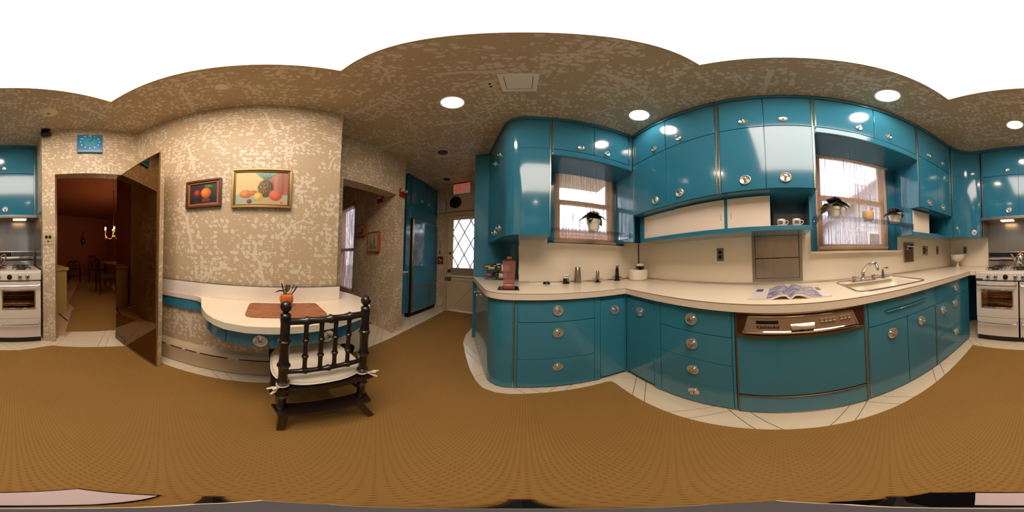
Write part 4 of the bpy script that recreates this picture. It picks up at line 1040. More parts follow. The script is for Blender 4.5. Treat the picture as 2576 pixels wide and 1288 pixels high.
# ---------------------------------------------------------------- things on the worktop
CZ = ZC1
o = thing('blender_jar', 'rose-tinted square blender jar on a steel base plate', 'blender', (-1.32, -.125, CZ))
bx, by = -1.32, -.125; ca, sa = math.cos(.1), math.sin(.1)
def sq(h, z, c=.012):
    pts = []
    for (u, v) in rrect(-h, h, -h, h, c, 3): pts.append((bx + u * ca - v * sa, by + u * sa + v * ca, z))
    return pts
ROSE = mat('rose_plastic', (186, 122, 110), .12, alpha=.3); ROSED = mat('rose_plastic_dark', (184, 104, 90), .2, alpha=.62)
mb = MB(); mb.ext([(bx + u * ca - v * sa, by + u * sa + v * ca, CZ) for u, v in ((-.075, -.085), (.105, -.085), (.105, .08), (-.075, .08))], (0, 0, .004)); part('base_plate', mb, mat('dark_steel_plate', (70, 60, 60), .2, 1.0), o)
mb = MB(); mb.rings([sq(.047, CZ + .004), sq(.048, CZ + .022), sq(.044, CZ + .036), sq(.040, CZ + .04)]); part('foot', mb, ROSED, o)
mb = MB(); mb.rings([sq(.043, CZ + .036), sq(.0445, CZ + .05), sq(.054, CZ + .226), sq(.051, CZ + .226), sq(.0415, CZ + .052), sq(.040, CZ + .045)]); jar = part('jar', mb, ROSE, o)
mb = MB()
for s in (-1, 1): mb.box(bx + .046, bx + .052, by + s * .036 - .003, by + s * .036 + .003, CZ + .07, CZ + .22)
part('rib', mb, ROSE, jar)
mb = MB(); mb.rings([sq(.056, CZ + .226), sq(.056, CZ + .234), sq(.03, CZ + .237)]); part('lid', mb, mat('smoky_lid', (60, 36, 36), .2), o)
mb = MB(); mb.lathe([(.018, .236), (.021, .238), (.024, .252), (.022, .256), (.012, .25), (.0001, .246)], (bx, by, CZ), 12); part('lid_knob', mb, ROSED, o)
mb = MB()
for k in range(8): mb.box(bx + .049, bx + .0515, by - .041, by - .034, CZ + .085 + .014 * k, CZ + .087 + .014 * k)
part('scale_mark', mb, ROSED, jar)
# wine rack with bottles
WR = Vector((-1.80, -.36)); d_al = Vector((.416, -.909)) * -1; d_in = Vector((-.80, .60)).normalized()
o = thing('wine_rack', 'thin wavy wire wine rack against the turquoise panel', 'wine rack', (-1.85, -.30, CZ))
WIRE = mat('dark_wire', (58, 52, 46), .35, .8)
def wr(a, z, dpt): return (-1.775 - .085 * dpt / .1 * 1.0, -.455 + a, z) 
for tier, z0 in enumerate((CZ + .055, CZ + .135)):
    for dd in (0.0, .2):
        mb = MB(); mb.tube([(-1.775 - dd, -.46 + .27 * k / 40, z0 + (.05 if tier else .045) * math.cos(k / 40 * 3 * math.pi * 2 + (math.pi / 2 if not tier else -math.pi / 2)) * (1 if 2 < k < 39 else .3)) for k in range(41)], .0022, 6); part('wave_wire', mb, WIRE, o)
    for k in (5, 20, 35):
        mb = MB(); mb.cyl((-1.775, -.46 + .27 * k / 40, z0 - .045), (-1.975, -.46 + .27 * k / 40, z0 - .045), .002, n=6); part('cross_wire', mb, WIRE, o)
for dd in (.2,):
    for yy in (-.455, -.195): mb = MB(); mb.cyl((-1.775 - dd, yy, CZ + .002), (-1.775 - dd, yy, CZ + .19), .0022, n=6); part('upright_wire', mb, WIRE, o)
def bottle(label, p, glassc, capc, capl, metal=.9):
    o = thing('wine_bottle', label, 'bottle', p, 'bottles in the wine rack', rz=math.radians(-72))
    c0 = (0, 0, 0)
    mb = MB(); mb.lathe([(.0001, -.235), (.034, -.235), (.037, -.228), (.037, -.09), (.03, -.06), (.016, -.035), (.0145, .02), (.0001, .02)], c0, 18, axis='x'); part('glass', mb, mat('bottle_' + str(glassc[0]), glassc, .08, coat=.5), o, local=True)
    mb = MB(); mb.lathe([(.0165, -.035), (.016, .0), (.0175, .018), (.0185, .03), (.012, .04), (.0001, .043)] if capl > .05 else [(.016, -.03), (.0165, .03), (.0001, .031)], c0, 16, axis='x'); part('capsule', mb, mat('capsule_' + str(capc[0]), capc, .3, metal), o, local=True)
    mb = MB(); mb.lathe([(.0376, -.2), (.0376, -.11)], c0, 18, axis='x', cap=False); part('paper_label', mb, PLWHITE, o, local=True)
bottle('gold-capped bottle at the left of the wine rack', (-1.86, -.435, CZ + .150), (40, 44, 26), (206, 152, 60), .06)
bottle('gold-foil bottle in front of the wine rack', (-1.755, -.365, CZ + .140), (52, 50, 28), (216, 164, 68), .06)
bottle('dark bottle with a brown seal, lowest in the rack', (-1.80, -.40, CZ + .060), (24, 18, 16), (170, 84, 54), .03, .2)
# small items along the backsplash
mb = MB(); mb.lathe([(.0001, 0), (.036, 0), (.037, .006), (.030, .018), (.016, .024), (.0001, .025)], (-1.588, .217, CZ), 24)
one('round_stopper', mb, BLACK, 'low black domed stopper on the counter by the backsplash', 'stopper')
o = thing('spice_tin', 'small black and white tin left of the steel tumbler', 'tin', (-1.588, .413, CZ))
mb = MB(); mb.lathe([(.0001, 0), (.037, 0), (.037, .004), (.03, .005), (.03, .054), (.0001, .054)], (-1.588, .413, CZ), 20); part('can', mb, BLACK, o)
mb = MB(); mb.lathe([(.031, .054), (.0315, .056), (.0315, .092), (.029, .097), (.0001, .097)], (-1.588, .413, CZ), 20); part('lid', mb, WHITEC, o)
mb = MB(); mb.grid(lambda u, v: (-1.588 + .0306 * math.cos(u * .9 + .1), .413 + .0306 * math.sin(u * .9 + .1), CZ + .025 + .026 * v), 5, 1); part('green_mark', mb, mat('mint_print', (96, 150, 110), .5), o)
mb = MB(); mb.tube([(-1.555, .395, CZ + .078), (-1.553, .415, CZ + .074), (-1.556, .435, CZ + .077)], .0025, 5); part('black_stroke', mb, BLACK, o)
mb = MB(); mb.lathe([(.0001, .0), (.037, 0), (.037, .006), (.034, .08), (.027, .16), (.025, .163), (.023, .16), (.0001, .15)], (-1.616, .545, CZ), 28)
one('steel_tumbler', mb, STEEL, 'tall tapered brushed steel tumbler on the counter', 'tumbler')
o = thing('mixer_attachment', 'short steel spindle with a clear disc on the counter', 'attachment', (-1.575, .755, CZ))
mb = MB(); mb.lathe([(.0001, 0), (.036, 0), (.036, .006), (.018, .009), (.016, .036)], (-1.575, .755, CZ), 20); part('foot', mb, mat('dark_bronze', (66, 52, 44), .35, .6), o)
mb = MB(); mb.lathe([(.02, .0355), (.056, .036), (.06, .04), (.056, .043), (.02, .042)], (-1.575, .755, CZ), 28); part('disc', mb, mat('smoky_disc', (170, 150, 126), .1, .3), o)
mb = MB(); mb.lathe([(.021, .04), (.018, .12), (.015, .125), (.0001, .125)], (-1.575, .755, CZ), 20); part('cone', mb, DCHROME, o)
o = thing('grinder_attachment', 'tall black spindle with steel funnel top near the corner', 'attachment', (-1.60, 1.018, CZ))
mb = MB(); mb.lathe([(.0001, 0), (.037, 0), (.037, .007), (.026, .009), (.025, .04), (.0001, .04)], (-1.60, 1.018, CZ), 20); part('foot', mb, BLACK, o)
mb = MB(); mb.lathe([(.024, .036), (.058, .037), (.062, .040), (.058, .043), (.024, .043)], (-1.60, 1.018, CZ), 28); part('disc', mb, mat('dark_steel', (96, 88, 80), .25, .9), o)
mb = MB(); mb.lathe([(.024, .04), (.026, .06), (.021, .07), (.018, .145), (.012, .148), (.0001, .148)], (-1.60, 1.018, CZ), 20); part('barrel', mb, BLACK, o)
mb = MB(); mb.lathe([(.008, .146), (.012, .152), (.024, .166), (.024, .174), (.0001, .176)], (-1.60, 1.018, CZ), 20); part('funnel', mb, DCHROME, o)
o = thing('crock_bowl', 'round white crock in the corner of the counter', 'crock', (-1.49, 1.245, CZ))
mb = MB(); mb.lathe([(.0001, 0), (.093, 0), (.108, .012), (.115, .05), (.116, .12), (.113, .124), (.108, .12), (.105, .02), (.0001, .015)], (-1.49, 1.245, CZ), 36); part('crock', mb, WHITEC, o)
o = thing('hand_mixer', 'white and black hand mixer resting in the crock', 'mixer', (-1.49, 1.25, CZ + .02))
mb = MB(); mb.sph((-1.475, 1.262, CZ + .175), .05, (.9, 1.05, .42), 18, 10); part('housing', mb, WHITEC, o)
mb = MB(); mb.tube([(-1.475, 1.225, CZ + .163), (-1.475, 1.262, CZ + .152), (-1.475, 1.30, CZ + .158)], [.03, .036, .03], 12); part('underside', mb, BLACK, o)
mb = MB(); mb.cyl((-1.475, 1.275, CZ + .15), (-1.478, 1.262, CZ + .02), .014, n=10); part('shaft', mb, BLACK, o)
mb = MB()
for k in range(4):
    a = k * math.pi / 4; mb.tube([(-1.48 + .03 * math.cos(a) * s_, 1.205 + .03 * math.sin(a) * s_, CZ + z_) for s_, z_ in ((-1, .02), (-1, .12), (-.6, .14), (0, .145), (.6, .14), (1, .12), (1, .02))], .0018, 5)
part('beater', mb, CHROME, o)
# open magazine
o = thing('open_magazine', 'open glossy magazine lying on the counter above the dishwasher', 'magazine', (.045, 1.03, CZ))
def magmat():
    m = bpy.data.materials.new('printed_page'); m.use_nodes = True; t = NT(m); uv = t.n.new('ShaderNodeUVMap').outputs[0]; s = t.sep(uv)
    n1 = t.noise(uv, 9, 4, .7); n2 = t.noise(t.vm('MULTIPLY', uv, (30, 8, 1)), 1.0, 3)
    photo = t.mix(t.step(n1, .35, .65), lin((92, 100, 140)), lin((196, 190, 202)))
    photo = t.mix(t.step(n2, .62, .7), photo, lin((96, 70, 80)))
    inx = t.math('MULTIPLY', t.step(s[0], .215, .22), t.math('SUBTRACT', 1.0, t.step(s[0], .88, .885)))
    inv = t.math('MULTIPLY', t.math('LESS_THAN', s[0], .13), t.math('MULTIPLY', t.math('GREATER_THAN', s[0], .03), t.math('GREATER_THAN', s[1], .62)))
    inv = t.math('MULTIPLY', inv, t.math('LESS_THAN', s[1], .9))
    br = t.math('MULTIPLY', t.math('GREATER_THAN', s[0], .90), t.math('MULTIPLY', t.math('LESS_THAN', s[0], .965), t.math('GREATER_THAN', s[1], .55)))
    c = t.mix(inx, lin((232, 222, 214)), photo); c = t.mix(inv, c, lin((88, 84, 116))); c = t.mix(t.math('MULTIPLY', br, t.math('LESS_THAN', s[1], .9)), c, lin((126, 90, 74)))
    rows = t.math('MULTIPLY', t.step(t.math('SINE', t.math('MULTIPLY', s[1], 190)), .2, .6), t.math('MULTIPLY', t.math('LESS_THAN', s[0], .2), t.math('LESS_THAN', s[1], .58)))
    c = t.mix(t.math('MULTIPLY', rows, .25), c, lin((120, 110, 110)))
    t.l.new(c, t.bsdf().inputs['Base Color']); t.bsdf().inputs['Roughness'].default_value = .25
    return m
MX0, MX1, MY0, MY1 = -.185, .277, .865, 1.185
def magz(u):
    k = abs(u - .5) * 2
    return CZ + .006 + .026 * math.exp(-((k - .17) / .24) ** 2) * (min(1, .25 + .75 * k / .1))
PG = magmat()
PAGES = mat('page_edges', (224, 208, 186), .7)
mb = MB(); mb.grid(lambda u, v: (MX0 + (MX1 - MX0) * u, MY0 + (MY1 - MY0) * v + .02 * (u - .5) * v, magz(u)), 40, 2)
pg = part('page_spread', mb, PG, o, ang=80)
uvl = pg.data.uv_layers.new(name='UVMap').data; ww = world_loc(o)
for lp in pg.data.loops:
    co = pg.data.vertices[lp.vertex_index].co + ww; uvl[lp.index].uv = ((co.x - MX0) / (MX1 - MX0), (co.y - MY0) / (MY1 - MY0))
mb = MB()
def und(u): return max(CZ + .001, magz(u) - .013)
mb.ext([(MX0 + (MX1 - MX0) * k / 40, MY0, magz(k / 40) - .0008) for k in range(41)] + [(MX0 + (MX1 - MX0) * k / 40, MY0, und(k / 40)) for k in range(40, -1, -1)], (0, MY1 - MY0, 0)); part('page_block', mb, PAGES, o, ang=60)
# milk-glass compote
mb = MB(); cx, cy = 2.30, 1.215
prof = [(.0001, 0), (.042, 0), (.044, .006), (.02, .018), (.011, .035), (.011, .058), (.017, .064), (.016, .072), (.011, .078), (.024, .088), (.075, .108), (.103, .145), (.113, .195), (.109, .198), (.098, .15), (.065, .118), (.0001, .105)]
n = 40; rings = []
for r, hh in prof:
    ring = []
    for k in range(n):
        a = 2 * math.pi * k / n; sc = 1 + (.035 * abs(math.sin(6 * a)) if hh > .13 else 0); ring.append((cx + r * sc * math.cos(a), cy + r * sc * math.sin(a), CZ + hh + (.006 * abs(math.sin(6 * a)) if hh > .19 else 0)))
    rings.append(ring)
mb.rings(rings)
one('milk_glass_compote', mb, MILK, 'white scalloped milk-glass compote in the counter corner by the stove', 'compote')

# ---------------------------------------------------------------- peanut-shaped table on the wall
TZ0, TZ1 = .703, .745
TT = [(1.10, -1.269), (1.10, -1.232), (.62, -1.238)] + [(.565, -1.228), (.53, -1.205), (.505, -1.17), (.478, -1.11), (.44, -1.02), (.40, -.955), (.347, -.885), (.285, -.833), (.215, -.797), (.10, -.776), (-.06, -.776), (-.25, -.788), (-.38, -.808), (-.47, -.832), (-.57, -.866), (-.655, -.912), (-.715, -.975), (-.765, -1.07), (-.795, -1.18), (-.80, -1.30), (-.785, -1.42), (-.76, -1.52), (-.74, -1.605), (-.572, -1.605), (-.572, -1.269)]
o = thing('wall_table', 'white peanut-shaped table fixed to the papered wall', 'table', (0, -1.1, TZ0))
mb = MB(); mb.prism(TT, TZ0, TZ1); part('table_top', mb, CREAM, o)
mb = MB(); mb.box(-.59, 1.10, -1.269, -1.245, TZ1, .862, .003); part('upstand', mb, WHITEP, o)
mb = MB(); mb.box(-.59, 1.10, -1.27, -1.245, .862, .866); part('bead', mb, DCHROME, o)
AP = [(.50, -1.24), (.475, -1.15), (.43, -1.055), (.37, -.965), (.30, -.89), (.215, -.842), (.10, -.82), (-.06, -.82), (-.25, -.832), (-.38, -.852), (-.46, -.875), (-.55, -.91), (-.62, -.95), (-.675, -1.01), (-.715, -1.09), (-.745, -1.2), (-.75, -1.3), (-.735, -1.42), (-.70, -1.56)]
mb = MB(); mb.wall_strip(AP, .598, TZ0 - .001, .02); ap = part('apron', mb, BLUE, o, ang=50)
mb = MB(); mb.wall_strip([(1.10, -1.245), (.50, -1.245)], .605, TZ0 - .001, .02); part('shelf_apron', mb, BLUE, o)
for p_, q_ in (((.216, -.8415), (.2145, -.8405)), ((-.165, -.8265), (-.1635, -.8265)), ((-.43, -.8635), (-.4285, -.863))): mb = MB(); mb.cyl((p_[0], p_[1] + .0012, .60), (p_[0], p_[1] + .0012, .70), .0016, n=6); part('drawer_seam', mb, BLUESHADE, o)
for kx_, ky_, a in ((.029, -.8197, 90), (-.335, -.844, 97)):
    knob(ap, (kx_, ky_ + .001, .637), math.radians(a))
# hide mat, apple pen holder
def cor(u, v): return (u, v, 0)
mb = MB(); mb.prism(rrect(-.362, .128, -1.19, -.90, .045, 5), TZ1, TZ1 + .005)
def hide():
    m = bpy.data.materials.new('brown_hide'); m.use_nodes = True; t = NT(m); p = t.obj()
    r = t.vm('NORMALIZE', t.vm('SUBTRACT', p, (.0, .03, 0))); rs = t.sep(r)
    ln = t.vm('LENGTH', t.vm('SUBTRACT', p, (0, .03, 0)), out=1)
    f = t.noise(t.comb(t.math('MULTIPLY', rs[0], 30), t.math('MULTIPLY', rs[1], 30), t.math('MULTIPLY', ln, 10)), 1.0, 4, .7)
    t.l.new(t.mix(t.step(f, .3, .7), lin((110, 58, 30)), lin((188, 124, 78))), t.bsdf().inputs['Base Color']); t.bsdf().inputs['Roughness'].default_value = .5
    t.l.new(t.bump(f, .3, .002), t.bsdf().inputs['Normal']); return m
one('hide_mat', mb, hide(), 'brown hide desk mat with rounded corners on the white table', 'mat')
ax_, ay_, az_ = -.132, -1.115, TZ1 + .005
o = thing('apple_pen_holder', 'orange-red apple-shaped pen holder with leaves on the hide mat', 'pen holder', (ax_, ay_, az_))
def applem():
    m = bpy.data.materials.new('apple_glaze'); m.use_nodes = True; t = NT(m); f = t.noise(t.obj(), 14, 3); z = t.sep(t.obj())[2]
    g = t.math('ADD', t.math('MULTIPLY', z, 8.0), t.math('MULTIPLY_ADD', f, 1.0, -.6), clamp=True)
    t.l.new(t.mix(g, lin((204, 62, 22)), lin((214, 150, 50))), t.bsdf().inputs['Base Color']); t.bsdf().inputs['Roughness'].default_value = .25; return m
mb = MB(); mb.lathe([(.0001, 0), (.022, 0), (.034, .012), (.046, .04), (.049, .062), (.043, .084), (.028, .093), (.014, .09), (.0001, .086)], (ax_, ay_, az_), 28); part('apple', mb, applem(), o)
mb = MB(); mb.tube([(ax_ + .012, ay_ + .005, az_ + .085), (ax_ + .016, ay_ + .004, az_ + .11), (ax_ + .018, ay_, az_ + .132)], .003, 6); part('stalk', mb, mat('stalk_brown', (112, 82, 50), .7), o)
LA = leaf_mesh('leaf', .06, .019, mat('faded_leaf', (112, 108, 62), .6, vary=.2), .1, .2)
inst('leaf', LA, o, (ax_ + .02, ay_, az_ + .108), (.5, .0, math.radians(5)))
inst('leaf', LA, o, (ax_ + .004, ay_, az_ + .105), (1.2, -1.15, math.radians(170)))
def pen(label, p0, p1, m1, m2=None):
    o = thing('pen', label, 'pen', p0, 'pens in the apple holder')
    a = Vector(p0); b = Vector(p1); mb = MB(); mb.cyl(a, a.lerp(b, .55), .0042, n=8); part('barrel', mb, m1, o)
    mb = MB(); mb.tube([a.lerp(b, .55), b.lerp(a, .05), b], [.0052, .005, .003], 8); part('cap', mb, m2 or m1, o)
PB = mat('navy_pen', (34, 28, 72), .3); PD = mat('black_pen', (24, 18, 26), .3); PBL = mat('blue_cap', (40, 84, 166), .3); PT = mat('tan_barrel', (214, 182, 140), .4)
pen('navy pen leaning left behind the apple leaf', (ax_ + .015, ay_ - .012, az_ + .088), (ax_ + .035, ay_ - .03, az_ + .165), PB)
pen('short dark blue pen upright behind the apple leaf', (ax_ + .004, ay_ - .016, az_ + .088), (ax_ + .0, ay_ - .03, az_ + .155), PB)
pen('pen with a bright blue cap in the apple holder', (ax_ - .02, ay_ - .01, az_ + .088), (ax_ - .055, ay_ - .03, az_ + .155), PT, PBL)
pen('thick black pen leaning right in the apple holder', (ax_ - .03, ay_ + .002, az_ + .084), (ax_ - .075, ay_ - .01, az_ + .148), PD)

# ---------------------------------------------------------------- bamboo-turned chair
CHL = mat('black_lacquer_chair', (30, 20, 16), .25, vary=.3, vscale=20, coat=.2); WORN = mat('worn_gilt', (120, 84, 48), .4)
o = thing('bamboo_turned_chair', 'black bamboo-turned chair with white cushion at the white table', 'chair', (-.255, -.80, 0))
def bamboo(mb, p0, p1, r, nodes, bulge=1.28):
    p0 = Vector(p0); p1 = Vector(p1); path = []; rs = []
    cuts = [0] + list(nodes) + [1]
    for i in range(len(cuts) - 1):
        a, b = cuts[i], cuts[i + 1]
        for k, (f, g) in enumerate(((0, bulge if i else 1), (.05, bulge * 1.02 if i else 1), (.09, 1.08), (.3, .94), (.7, .94), (.9, 1.08), (.97, bulge if i < len(cuts) - 2 else 1))):
            path.append(p0.lerp(p1, a + (b - a) * f)); rs.append(r * g)
    path.append(p1); rs.append(r)
    mb.tube(path, rs, 12)
PL, PR = -.073, -.432
for xx in (PL, PR):
    sgn = 1 if xx == PL else -1
    mb = MB(); bamboo(mb, (xx, -.635, .245), (xx, -.625, .872), .021, (.22, .40, .58, .80)); mb.lathe([(.021, .868), (.024, .874), (.021, .880), (.012, .886), (.012, .890)], (xx, -.625, 0), 14); pz = part('back_post', mb, CHL, o)
    mb = MB(); mb.sph((xx, -.625, .912), .0245); part('ball_finial', mb, CHL, pz)
    for zz in (.383, .496, .608, .746): mb = MB(); mb.lathe([(.0245, -.0012), (.0288, 0), (.0245, .0012)], (xx, -.63, zz), 14); part('worn_ring', mb, WORN, pz)
mb = MB(); bamboo(mb, (PL, -.625, .845), (PR, -.625, .845), .0165, (.24, .52, .77), 1.3); part('top_rail', mb, CHL, o)
mb = MB(); bamboo(mb, (PL, -.63, .563), (PR, -.63, .563), .0135, (.24, .52, .77), 1.35); part('lower_rail', mb, CHL, o)
for f in (.235, .415, .59, .765):
    xx = PL + (PR - PL) * f; mb = MB(); bamboo(mb, (xx, -.63, .565), (xx, -.625, .842), .0105, (.33, .66), 1.4); part('spindle', mb, CHL, o)
mb = MB(); mb.ext([(-.03, -.60, .425), (-.475, -.60, .425), (-.485, -1.02, .425), (-.02, -1.02, .425)], (0, 0, .026)); part('seat', mb, CHL, o)
mb = MB()
mb.ext([(-.035, -.665, .228), (-.06, -.575, .228), (-.45, -.575, .228), (-.475, -.665, .228)], (0, 0, .02)); part('lower_board', mb, CHL, o)
for fx, tx in ((-.075, -.085), (-.468, -.395)):
    mb = MB(); mb.rings([[(tx - .02, -.66, .235), (tx + .02, -.66, .235), (tx + .02, -.60, .235), (tx - .02, -.60, .235)], [(fx - .016, -.64, .03), (fx + .016, -.64, .03), (fx + .016, -.585, .03), (fx - .016, -.585, .03)], [(fx - .012, -.62, 0), (fx + .012, -.62, 0), (fx + .012, -.59, 0), (fx - .012, -.59, 0)]]); part('leg', mb, CHL, o)
for fx, tx in ((-.052, -.065), (-.452, -.44)):
    mb = MB(); bamboo(mb, (fx, -.995, .0), (tx, -.985, .427), .018, (.3, .65)); part('leg', mb, CHL, o)
for xx in (-.062, -.444):
    mb = MB(); bamboo(mb, (xx, -.64, .30), (xx, -.99, .22), .010, (.5,)); part('side_stretcher', mb, CHL, o)
# cushion
cu = thing('seat_cushion', 'white seat cushion tied to the black chair', 'cushion', (-.255, -.82, .451))
CUSH = mat('cream_vinyl_cushion', (232, 218, 194), .35)
mb = MB(); rg = []
def cush(s_, z):
    pts = []
    for k in range(48):
        a = 2 * math.pi * k / 48; c_, n_ = math.cos(a), math.sin(a); e = 2 / 3.2
        px_ = abs(c_) ** e * math.copysign(1, c_) * .222 * s_; py_ = abs(n_) ** e * math.copysign(1, n_) * .208 * s_
        pts.append((-.252 + px_, -.825 + py_, z))
    return pts
for s_, z in ((.90, .4515), (.985, .456), (1.0, .466), (1.0, .472), (.985, .484), (.93, .494), (.75, .502), (.4, .506), (.02, .507)): rg.append(cush(s_, z))
mb.rings(rg); part('pad', mb, CUSH, cu, ang=60)
mb = MB(); mb.tube(cush(1.003, .469), .004, 6, closed=True); part('piping', mb, WHITEP, cu)
for xx, sg in ((PL, 1), (PR, -1)):
    mb = MB(); zt = .470
    mb.tube([(xx + .024 * math.cos(2 * math.pi * k / 12), -.632 + .024 * math.sin(2 * math.pi * k / 12), zt) for k in range(12)], .0045, 6, closed=True)
    for dx, dy, dz in ((.045, .012, .010), (.030, .022, -.022), (.022, .02, .012)):
        mb.tube([(xx + sg * .018, -.61, zt), (xx + sg * (.018 + dx * .5), -.60 + dy * .5, zt + dz * .8 + .006), (xx + sg * (.018 + dx), -.60 + dy, zt + dz)], [.004, .007, .004], 6)
    mb.sph((xx + sg * .02, -.608, zt), .009, n=8, m=6); part('tie', mb, mat('cream_ribbon', (226, 208, 178), .7), cu)
# wire basket with fruit behind the chair leg
o = thing('floor_basket', 'dark basket with a yellow tag under the white table end', 'basket', (-.74, -1.40, .0))
mb = MB(); mb.lathe([(.0001, .008), (.06, .008), (.075, .08), (.08, .12), (.076, .12), (.07, .08), (.055, .014), (.0001, .014)], (-.77, -1.42, 0), 20); part('basket', mb, BLACKI, o)
mb = MB(); mb.tube([(-.73, -1.36, .12), (-.70, -1.35, .16), (-.74, -1.38, .175), (-.79, -1.42, .16), (-.82, -1.46, .12)], .006, 6); part('handle', mb, BLACKI, o)
mb = MB(); mb.sph((-.79, -1.245, .075), .03, (.35, 1, 1.3)); part('tag', mb, mat('yellow_tag', (196, 158, 44), .5), o)

# ---------------------------------------------------------------- baseboard heater
o = struct('baseboard_table', MB().box(-.57, 1.34, -1.269, -1.205, .008, .012), BEIGEP); o['label'] = 'beige baseboard heater along the table wall'
mb = MB(); mb.ext([(1.34, -1.269, .012), (1.34, -1.202, .012), (1.34, -1.20, .185), (1.34, -1.225, .22), (1.34, -1.269, .235)], (-1.91, 0, 0)); struct('heater_cover', mb, BEIGEP, parent=o)
mb = MB()
for a, b in ((.86, .94), (.69, .81), (.55, .655), (.285, .52), (-.06, .20), (-.42, -.15)): mb.box(a, b, -1.2035, -1.1985, .183, .193, .002)
struct('heater_slot', mb, DARK, parent=o)
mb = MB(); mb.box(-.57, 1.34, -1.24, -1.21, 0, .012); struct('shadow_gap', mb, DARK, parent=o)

# ---------------------------------------------------------------- pictures
def frame_pic(name, label, ax, pl, h0, h1, z0, z1, w, dep, fm, im, inner=None):
    o = thing(name, label, 'painting', fp(ax, pl, (h0 + h1) / 2, 0, z0))
    mb = MB(); mb.frame(h0, h1, z0, z1, w * .55, -dep, 0, lambda *a: fb(mb, ax, pl, *a[:6], .003)); part('frame', mb, fm, o)
    mb = MB(); mb.frame(h0 + w * .5, h1 - w * .5, z0 + w * .5, z1 - w * .5, w * .5, -dep * .7, 0, lambda *a: fb(mb, ax, pl, *a[:6], .002)); part('inner_frame', mb, inner or fm, o)
    mb = MB(); fb(mb, ax, pl, h0 + w, h1 - w, -dep * .45, -.002, z0 + w, z1 - w); c = part('canvas', mb, im, o)
    uvl = c.data.uv_layers.new(name='UVMap').data; off = world_loc(o)
    for lp in c.data.loops:
        co = c.data.vertices[lp.vertex_index].co + off; h = co.x if ax[0] == 'y' else co.y
        u = (h - h0 - w) / (h1 - h0 - 2 * w); u = 1 - u if ax == 'y+' or ax == 'x-' else u
        uvl[lp.index].uv = (u, (co.z - z0 - w) / (z1 - z0 - 2 * w))
    return o, c
class Paint:
    def __init__(s, name, rough=.35):
        s.m = bpy.data.materials.new(name); s.m.use_nodes = True; s.t = NT(s.m); s.uv = s.t.n.new('ShaderNodeUVMap').outputs[0]; s.n = s.t.noise(s.uv, 14, 4)
        s.c = None; s.t.bsdf().inputs['Roughness'].default_value = rough
    def fill(s, a, b): s.c = s.t.mix(s.n, lin(a), lin(b)); return s
    def ell(s, x, y, rx, ry, col, col2=None, rot=0, soft=.12, lx=-.3, ly=.35):
        t = s.t; d = t.vm('SUBTRACT', s.uv, (x, y, 0)); r = t.n.new('ShaderNodeVectorRotate'); r.rotation_type = 'Z_AXIS'; t.put(r.inputs[0], d); r.inputs['Angle'].default_value = -rot
        e = t.vm('MULTIPLY', r.outputs[0], (1 / rx, 1 / ry, 0)); f = t.step(t.vm('LENGTH', e, out=1), 1 + soft, 1 - soft)
        c = lin(col) if col2 is None else t.mix(t.step(t.vm('DISTANCE', e, (lx, ly, 0), out=1), .15, 1.3), lin(col2), lin(col))
        s.c = t.mix(f, s.c, c); return s
    def band(s, x0, x1, y0, y1, col, soft=.02, tilt=0):
        t = s.t; q = t.sep(s.uv); xx = t.math('MULTIPLY_ADD', q[1], tilt, q[0])
        f = t.math('MULTIPLY', t.math('MULTIPLY', t.step(xx, x0 - soft, x0 + soft), t.step(xx, x1 + soft, x1 - soft)), t.math('MULTIPLY', t.step(q[1], y0 - soft, y0 + soft), t.step(q[1], y1 + soft, y1 - soft)))
        s.c = t.mix(f, s.c, lin(col)); return s
    def done(s): s.t.l.new(s.c, s.t.bsdf().inputs['Base Color']); return s.m
p = Paint('orange_still_life').fill((40, 34, 30), (58, 48, 42)).band(0, 1, 0, .3, (34, 28, 26), .05)
p.ell(.60, .17, .16, .10, (120, 56, 24)).ell(.25, .12, .07, .05, (84, 30, 20)).ell(.28, .53, .13, .18, (96, 18, 12), (200, 60, 40)).ell(.60, .52, .185, .25, (196, 88, 10), (246, 150, 40)).ell(.72, .83, .19, .085, (34, 84, 26), (84, 150, 50), rot=-.18, soft=.06)
frame_pic('fruit_painting', 'small dark painting of an orange and plum in a brown wood frame', 'y+', -1.27, .387, .705, 1.505, 1.770, .038, .03, mat('dark_brown_frame', (92, 48, 26), .35), p.done(), mat('warm_wood_frame', (164, 98, 44), .35))
p = Paint('pineapple_still_life').fill((226, 194, 130), (238, 210, 150)).band(.62, 1.2, .25, 1.2, (176, 110, 84), .01, tilt=-.0).ell(.45, 1.15, .40, .5, (184, 120, 98), rot=.3).ell(.2, .75, .33, .6, (232, 202, 140), soft=.05).band(.74, .80, .25, 1.2, (196, 134, 106), .03).band(.88, .92, .25, 1.2, (152, 90, 68), .03)
p.band(-.1, 1.1, -.1, .29, (172, 186, 158), .03).band(.45, 1.1, -.1, .14, (206, 168, 118), .06)
p.ell(.58, .47, .155, .27, (120, 92, 48), (196, 160, 96), lx=-.5, ly=.2)
t_ = p.t; vn = t_.n.new('ShaderNodeTexVoronoi'); vn.voronoi_dimensions = '2D'; t_.put(vn.inputs['Vector'], t_.vm('MULTIPLY', p.uv, (1.5, 1, 1))); vn.inputs['Scale'].default_value = 26
pm = t_.step(t_.vm('LENGTH', t_.vm('MULTIPLY', t_.vm('SUBTRACT', p.uv, (.58, .47, 0)), (1 / .15, 1 / .265, 0)), out=1), 1.05, .95)
p.c = t_.mix(t_.math('MULTIPLY', pm, t_.step(vn.outputs[0], .25, .5)), p.c, lin((70, 54, 30)))
for k in range(9): p.ell(.60 + (k - 4) * .03, .86 + .02 * (k % 3), .026, .16, (76, 118, 98), (136, 168, 142), rot=-(k - 4) * .17)
